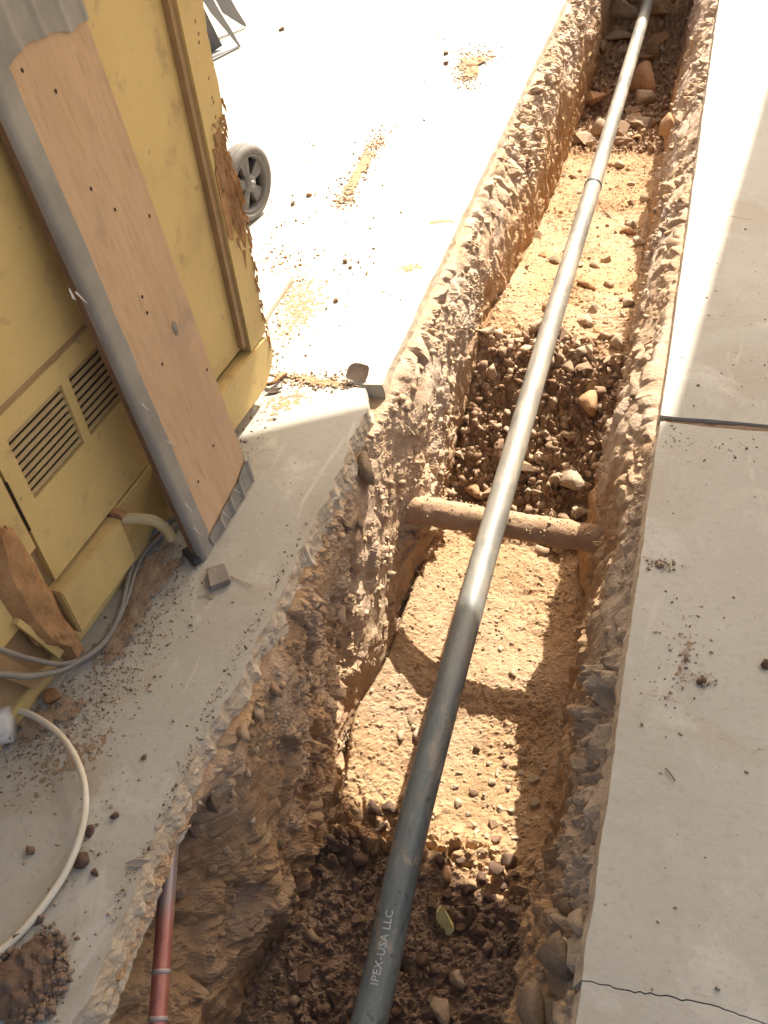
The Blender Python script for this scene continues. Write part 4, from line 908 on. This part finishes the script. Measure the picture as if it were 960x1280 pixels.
mound('dirt_film', [(330, 470), (420, 478), (400, 505), (345, 530), (310, 545), (312, 505)], .0006, F_ODIRT, 'thin dust on the sunlit corner below the pavement crack', 57, 60, base=.0004, dens=.55)
mound('dirt_film', [(100, 900), (180, 880), (200, 900), (150, 960), (60, 1010), (10, 1030), (-20, 980), (40, 930)], .0006, F_DIRT, 'thin brown dust spread over the shaded slab round the cable loop', 59, 70, base=.0004, dens=.55)
# crumbs
def spread(n, boxes, r0):
    P_ = []
    for (x0, y0, x1, y1, m) in boxes:
        for _ in range(m): P_.append(at(rng.uniform(x0, x1), rng.uniform(y0, y1)))
    P_ = np.array(P_); return P_
def along(poly, n, sp):
    P_ = []
    for _ in range(n):
        k = rng.integers(len(poly) - 1); t = rng.random(); a_, b_ = np.array(poly[k], float), np.array(poly[k + 1], float)
        P_.append(at(*(a_ + (b_ - a_) * t + rng.normal(size=2) * sp)))
    return np.array(P_)
M_GR_SLAB = grav_mat('slab_crumbs', (.17, .115, .075), (.44, .34, .23))
pts = np.concatenate([along([(340, 330), (330, 420), (350, 470)], 210, 16), along([(310, 500), (300, 560), (330, 520)], 110, 16), along([(400, 330), (480, 360), (420, 390)], 60, 24), along([(560, 60), (605, 70), (580, 100)], 110, 12),
    along([(470, 175), (420, 255)], 160, 9), along([(330, 300), (370, 260), (430, 250)], 60, 14), along([(345, 475), (460, 480)], 100, 6), spread(0, [(330, 20, 640, 200, 40), (330, 200, 560, 440, 70)], 0)])
pts = pts[(pts[:, 0] < XL - .03)]
gravel('dirt_crumbs', pts, np.tile(UP, (len(pts), 1)), .0012, .0055, M_GR_SLAB, 'loose earth crumbs scattered over the sunlit left slab', 3.5)
pts = np.concatenate([along([(230, 690), (185, 780), (120, 865), (20, 940)], 1500, 22), along([(120, 880), (60, 915), (0, 960)], 500, 16), along([(60, 930), (20, 1010)], 90, 26), along([(120, 880), (200, 800)], 110, 34), along([(140, 990), (105, 1080), (30, 1140)], 70, 14), along([(80, 1165), (50, 1260)], 130, 16), spread(0, [(130, 740, 330, 1010, 60), (150, 560, 420, 760, 25), (0, 940, 200, 1200, 40)], 0)])
pts = pts[(pts[:, 0] < XL - .03)]
gravel('dirt_crumbs', pts, np.tile(UP, (len(pts), 1)), .0010, .0042, M_GR_SLAB, 'loose earth crumbs and chips scattered over the shaded left slab', 3.5)
pts = np.concatenate([along([(860, 750), (840, 900)], 110, 18), along([(880, 400), (930, 500)], 40, 30), along([(830, 545), (860, 560), (950, 562)], 80, 8), along([(822, 600), (800, 750), (770, 960)], 60, 12), spread(0, [(850, 120, 960, 520, 40), (790, 560, 960, 1260, 55)], 0)])
pts = pts[(pts[:, 0] > XR + .015)]
gravel('dirt_crumbs', pts, np.tile(UP, (len(pts), 1)), .0010, .0040, M_GR_SLAB, 'loose earth crumbs scattered over the right slab', 3.5)
M_GR_OR = grav_mat('orange_crumbs', (.30, .17, .09), (.46, .30, .17))
pts = np.concatenate([along([(474, 172), (462, 195), (440, 235), (424, 256)], 900, 7), along([(468, 176), (480, 172)], 120, 7), along([(420, 252), (445, 252)], 160, 5), along([(570, 92), (590, 104)], 420, 6), along([(575, 74), (620, 68)], 420, 5), along([(545, 62), (620, 80)], 160, 12), along([(345, 470), (440, 480)], 420, 5), along([(328, 440), (332, 320), (390, 340)], 420, 12)])
gravel('dirt_crumbs', pts, np.tile(UP, (len(pts), 1)), .0008, .0055, M_GR_OR, 'reddish earth crumbs lying in smears on the sunlit slab', 3.0)
pts = np.concatenate([along([(XLp, yp), (XLp2, yp2)], 150, 5) for XLp, yp, XLp2, yp2 in ((330, 755, 270, 880), (268, 880, 210, 1010), (205, 1020, 140, 1150), (395, 650, 340, 745))]); pts = pts[pts[:, 0] < XL - .012]
gravel('dirt_crumbs', pts, np.tile(UP, (len(pts), 1)), .0008, .0035, M_GR_SLAB, 'gritty crumbs along the broken edge of the near slab', 2.5)
pts = np.concatenate([along([(60, 1170), (75, 1215), (45, 1265)], 500, 9), along([(20, 1215), (30, 1265)], 500, 18)])
gravel('soil_crumbs', pts + np.array([0, 0, .004]), np.tile(UP, (len(pts), 1)), .0015, .0085, M_GR_WET, 'dark crumbs on and round the spilled wet soil at the lower left', 2.5)
# single bits lying on the slabs
SL = [(367, 256, .014, M_GREYST, 'round grey pebble on the sunlit slab right of the wheel', 'pebble', 'stone'),
 (387, 245, .014, M_ORANGE, 'small reddish clod right of the round pebble by the wheel', 'clod', 'clod'),
 (420, 377, .011, M_CLOD, 'dark pebble alone on the bright slab above the crack', 'pebble', 'stone'),
 (432, 328, .012, M_CLOD, 'upper of two dark clods on the bright slab below the dirt smear', 'clod', 'clod'),
 (438, 335, .009, M_CLOD, 'lower of two dark clods on the bright slab below the dirt smear', 'clod', 'clod'),
 (352, 38, .02, M_CLOD, 'dark chip on the far slab right of the tapering shadow sheet', 'chip', 'chip'),
 (557, 68, .016, M_CLOD, 'dark clod left of the orange earth on the far slab', 'clod', 'clod'),
 (558, 80, .018, M_CLOD, 'larger dark clod left of the orange earth on the far slab', 'clod', 'clod'),
 (104, 1078, .020, M_DARKCLOD, 'dark wet clod touching the white cable loop', 'clod', 'clod'),
 (113, 1040, .014, M_DARKCLOD, 'small dark clod right of the white cable, above the wet clod', 'clod', 'clod'),
 (143, 1020, .011, M_DARKCLOD, 'dark clod at the end of the clod trail on the left slab', 'clod', 'clod'),
 (38, 1064, .012, M_CLOD, 'dark clod inside the white cable loop', 'clod', 'clod'),
 (118, 1092, .010, M_DARKCLOD, 'tiny dark clod just below the wet clod by the cable', 'clod', 'clod'),
 (66, 873, .026, M_BWOOD, 'flat pinkish brown chip in the dirt at the cabinet foot', 'chip', 'chip'),
 (181, 947, .008, M_CLOD, 'dark speck of earth in the middle of the shaded left slab', 'clod', 'clod'),
 (877, 853, .012, M_DARKCLOD, 'dark flattened clod on the shaded right slab', 'clod', 'clod'),
 (957, 832, .014, M_DARKCLOD, 'dark clod at the right frame edge on the slab', 'clod', 'clod'),
 (857, 824, .007, M_CLOD, 'small clod above the dark flattened clod on the right slab', 'clod', 'clod')]
for x, y, s, m, lb, nm, ct in SL: stone(at(x, y), UP, (s, s * .85, s * .7), m, lb, None, ct, nm, True, .30)
def leaf(name, px, py, L, wd, yaw, m, label, curl=.3, cat='leaf', z=.002, roll=0.):
    V = []; Fc = []; n = 10; c = at(px, py)
    for i in range(n + 1):
        t = i / n; w_ = wd * math.sin(math.pi * min(max(t, .02), .98)) ** .8
        for j in (-1, 0, 1): 
            l = np.array([(t - .5) * L, j * w_ * .5, z + curl * L * ((t - .5) ** 2 * .8 + (abs(j) * .12)) + roll * j * w_ * .5 + max(0, abs(roll)) * wd * .5])
            V.append(c + np.array([l[0] * math.cos(yaw) - l[1] * math.sin(yaw), l[0] * math.sin(yaw) + l[1] * math.cos(yaw), l[2]]))
    for i in range(n):
        for j in (0, 1): q = i * 3 + j; Fc.append((q, q + 1, q + 4, q + 3))
    return tag(pyd(name, V, Fc, m, None, True), label, cat)
leaf('dry_leaf', 172, 1080, .042, .014, .35, M_GLEAF, 'grey curled dry leaf on the slab near the broken edge')
leaf('dry_leaf', 448, 474, .075, .05, .9, M_LEAF, 'brown dry leaf lying on the pavement crack beside the trench', .22, roll=.7)
leaf('dry_leaf', 343, 490, .05, .02, .6, M_LEAF, 'brown dry leaf below the wavy strip on the left slab', .5)
def twig(name, pts, r, m, label, cat='twig'):
    return tag(pyd(name, *tube(catmull([at(*q) for q in pts], 6), r, 6), m, None, True), label, cat)
twig('twig', [(832, 960, .003), (838, 967, .004), (844, 976, .003)], .0013, M_DTWIG, 'short dark twig alone on the shaded right slab')
twig('straw', [(289, 720, .003), (302, 726, .004), (316, 732, .003)], .0014, M_TWIG, 'pale straw right of the grey wooden block')
twig('straw', [(248, 746, .003), (257, 743, .004), (267, 747, .003)], .0015, M_TWIG, 'bent pale straw below the grey wooden block')
twig('straw', [(69, 862, .012), (74, 852, .02), (80, 844, .02)], .0016, M_TWIG, 'pale straw standing in the dirt below the grey cables')
twig('shadow_strip', [(325, 475, .004), (333, 480, .010), (342, 478, .012), (351, 470, .012), (358, 467, .006)], .0055, M_BWOOD, 'wavy shadow of a wire built as a brown strip at the end of the crack', 'wire_shadow')  # stands in for the cast shadow of a wire
twig('straw', [(455, 965, -.735), (470, 985, -.735), (482, 1000, -.74)], .0012, M_DTWIG, 'thin dark straw on the sunlit floor by the left wall')
def debris(px, py, R_, n, label):
    c = at(px, py); P_ = np.stack([c[0] + rng.normal(size=n) * R_ * .5, c[1] + rng.normal(size=n) * R_ * .35, np.full(n, .001)], 1)
    q = gravel('debris', P_, np.tile(UP, (n, 1)), .0010, .0048, M_GR_SLAB, None, 2.); parts = []
    for k in range(9):
        a_ = rng.uniform(0, 6.28); l = rng.uniform(.4, 1) * R_; o_ = c + np.array([rng.normal() * R_ * .4, rng.normal() * R_ * .3, .003])
        parts.append(tube([o_, o_ + np.array([math.cos(a_) * l, math.sin(a_) * l, rng.uniform(-.001, .004)])], .0007, 4))
    f_ = pyd('dry_fibres', *merge(parts), M_TWIG, q, True)
    del q['kind']; return tag(q, label, 'debris')
debris(826, 706, .030, 70, 'dark crumbs and dry fibres in a little heap near the edge of the right slab')
debris(880, 851, .024, 40, 'dark crumbs with dry fibres round the flattened clod on the right slab')
# ------------------------------------------------------------------ added shade casters out of view: roof cut to the shadow edge, plate on timbers
RZ = 2.6; off = SUN * (RZ / SUN[2])
poly = [(-1.0, 1.63), (-.86, 1.725), (-.71, 1.82), (-.45, 1.83), (.030, 1.70), (.052, 1.90), (.087, 1.95), (.134, 2.48), (.289, 4.115), (.60, 7.5), (1.25, 7.5), (1.25, -2.2), (-4.5, -2.2), (-4.5, -.6)]
bm = bmesh.new(); a = [bm.verts.new((x + off[0], y + off[1], RZ)) for x, y in poly]; b = [bm.verts.new((x + off[0], y + off[1], RZ + .05)) for x, y in poly]; k = len(poly)
bm.faces.new(a); bm.faces.new(b[::-1])
for i in range(k): bm.faces.new((a[i], a[(i + 1) % k], b[(i + 1) % k], b[i]))
tag(fin('shade_roof', bm, M_SHADE_ROOF), 'flat pale unseen roof cut to shade the near end of the yard', None, None, 'structure')
block('shade_plate', [(-1.0, 6.50), (.35, 6.50), (.35, 8.3), (-1.0, 8.3)], .02, M_STEEL, 'unseen plate added on two timbers to shade the far end of the trench', 'plate', .335)  # added out of view, raised so some light passes under
block('timber', [(-.98, 6.55), (-.80, 6.55), (-.80, 8.25), (-.98, 8.25)], .333, M_GWOOD, 'thick unseen bearer added under the left side of the shade plate', 'timber')
block('timber', [(.15, 6.55), (.33, 6.55), (.33, 8.25), (.15, 8.25)], .333, M_GWOOD, 'thick unseen bearer added under the right side of the shade plate', 'timber')
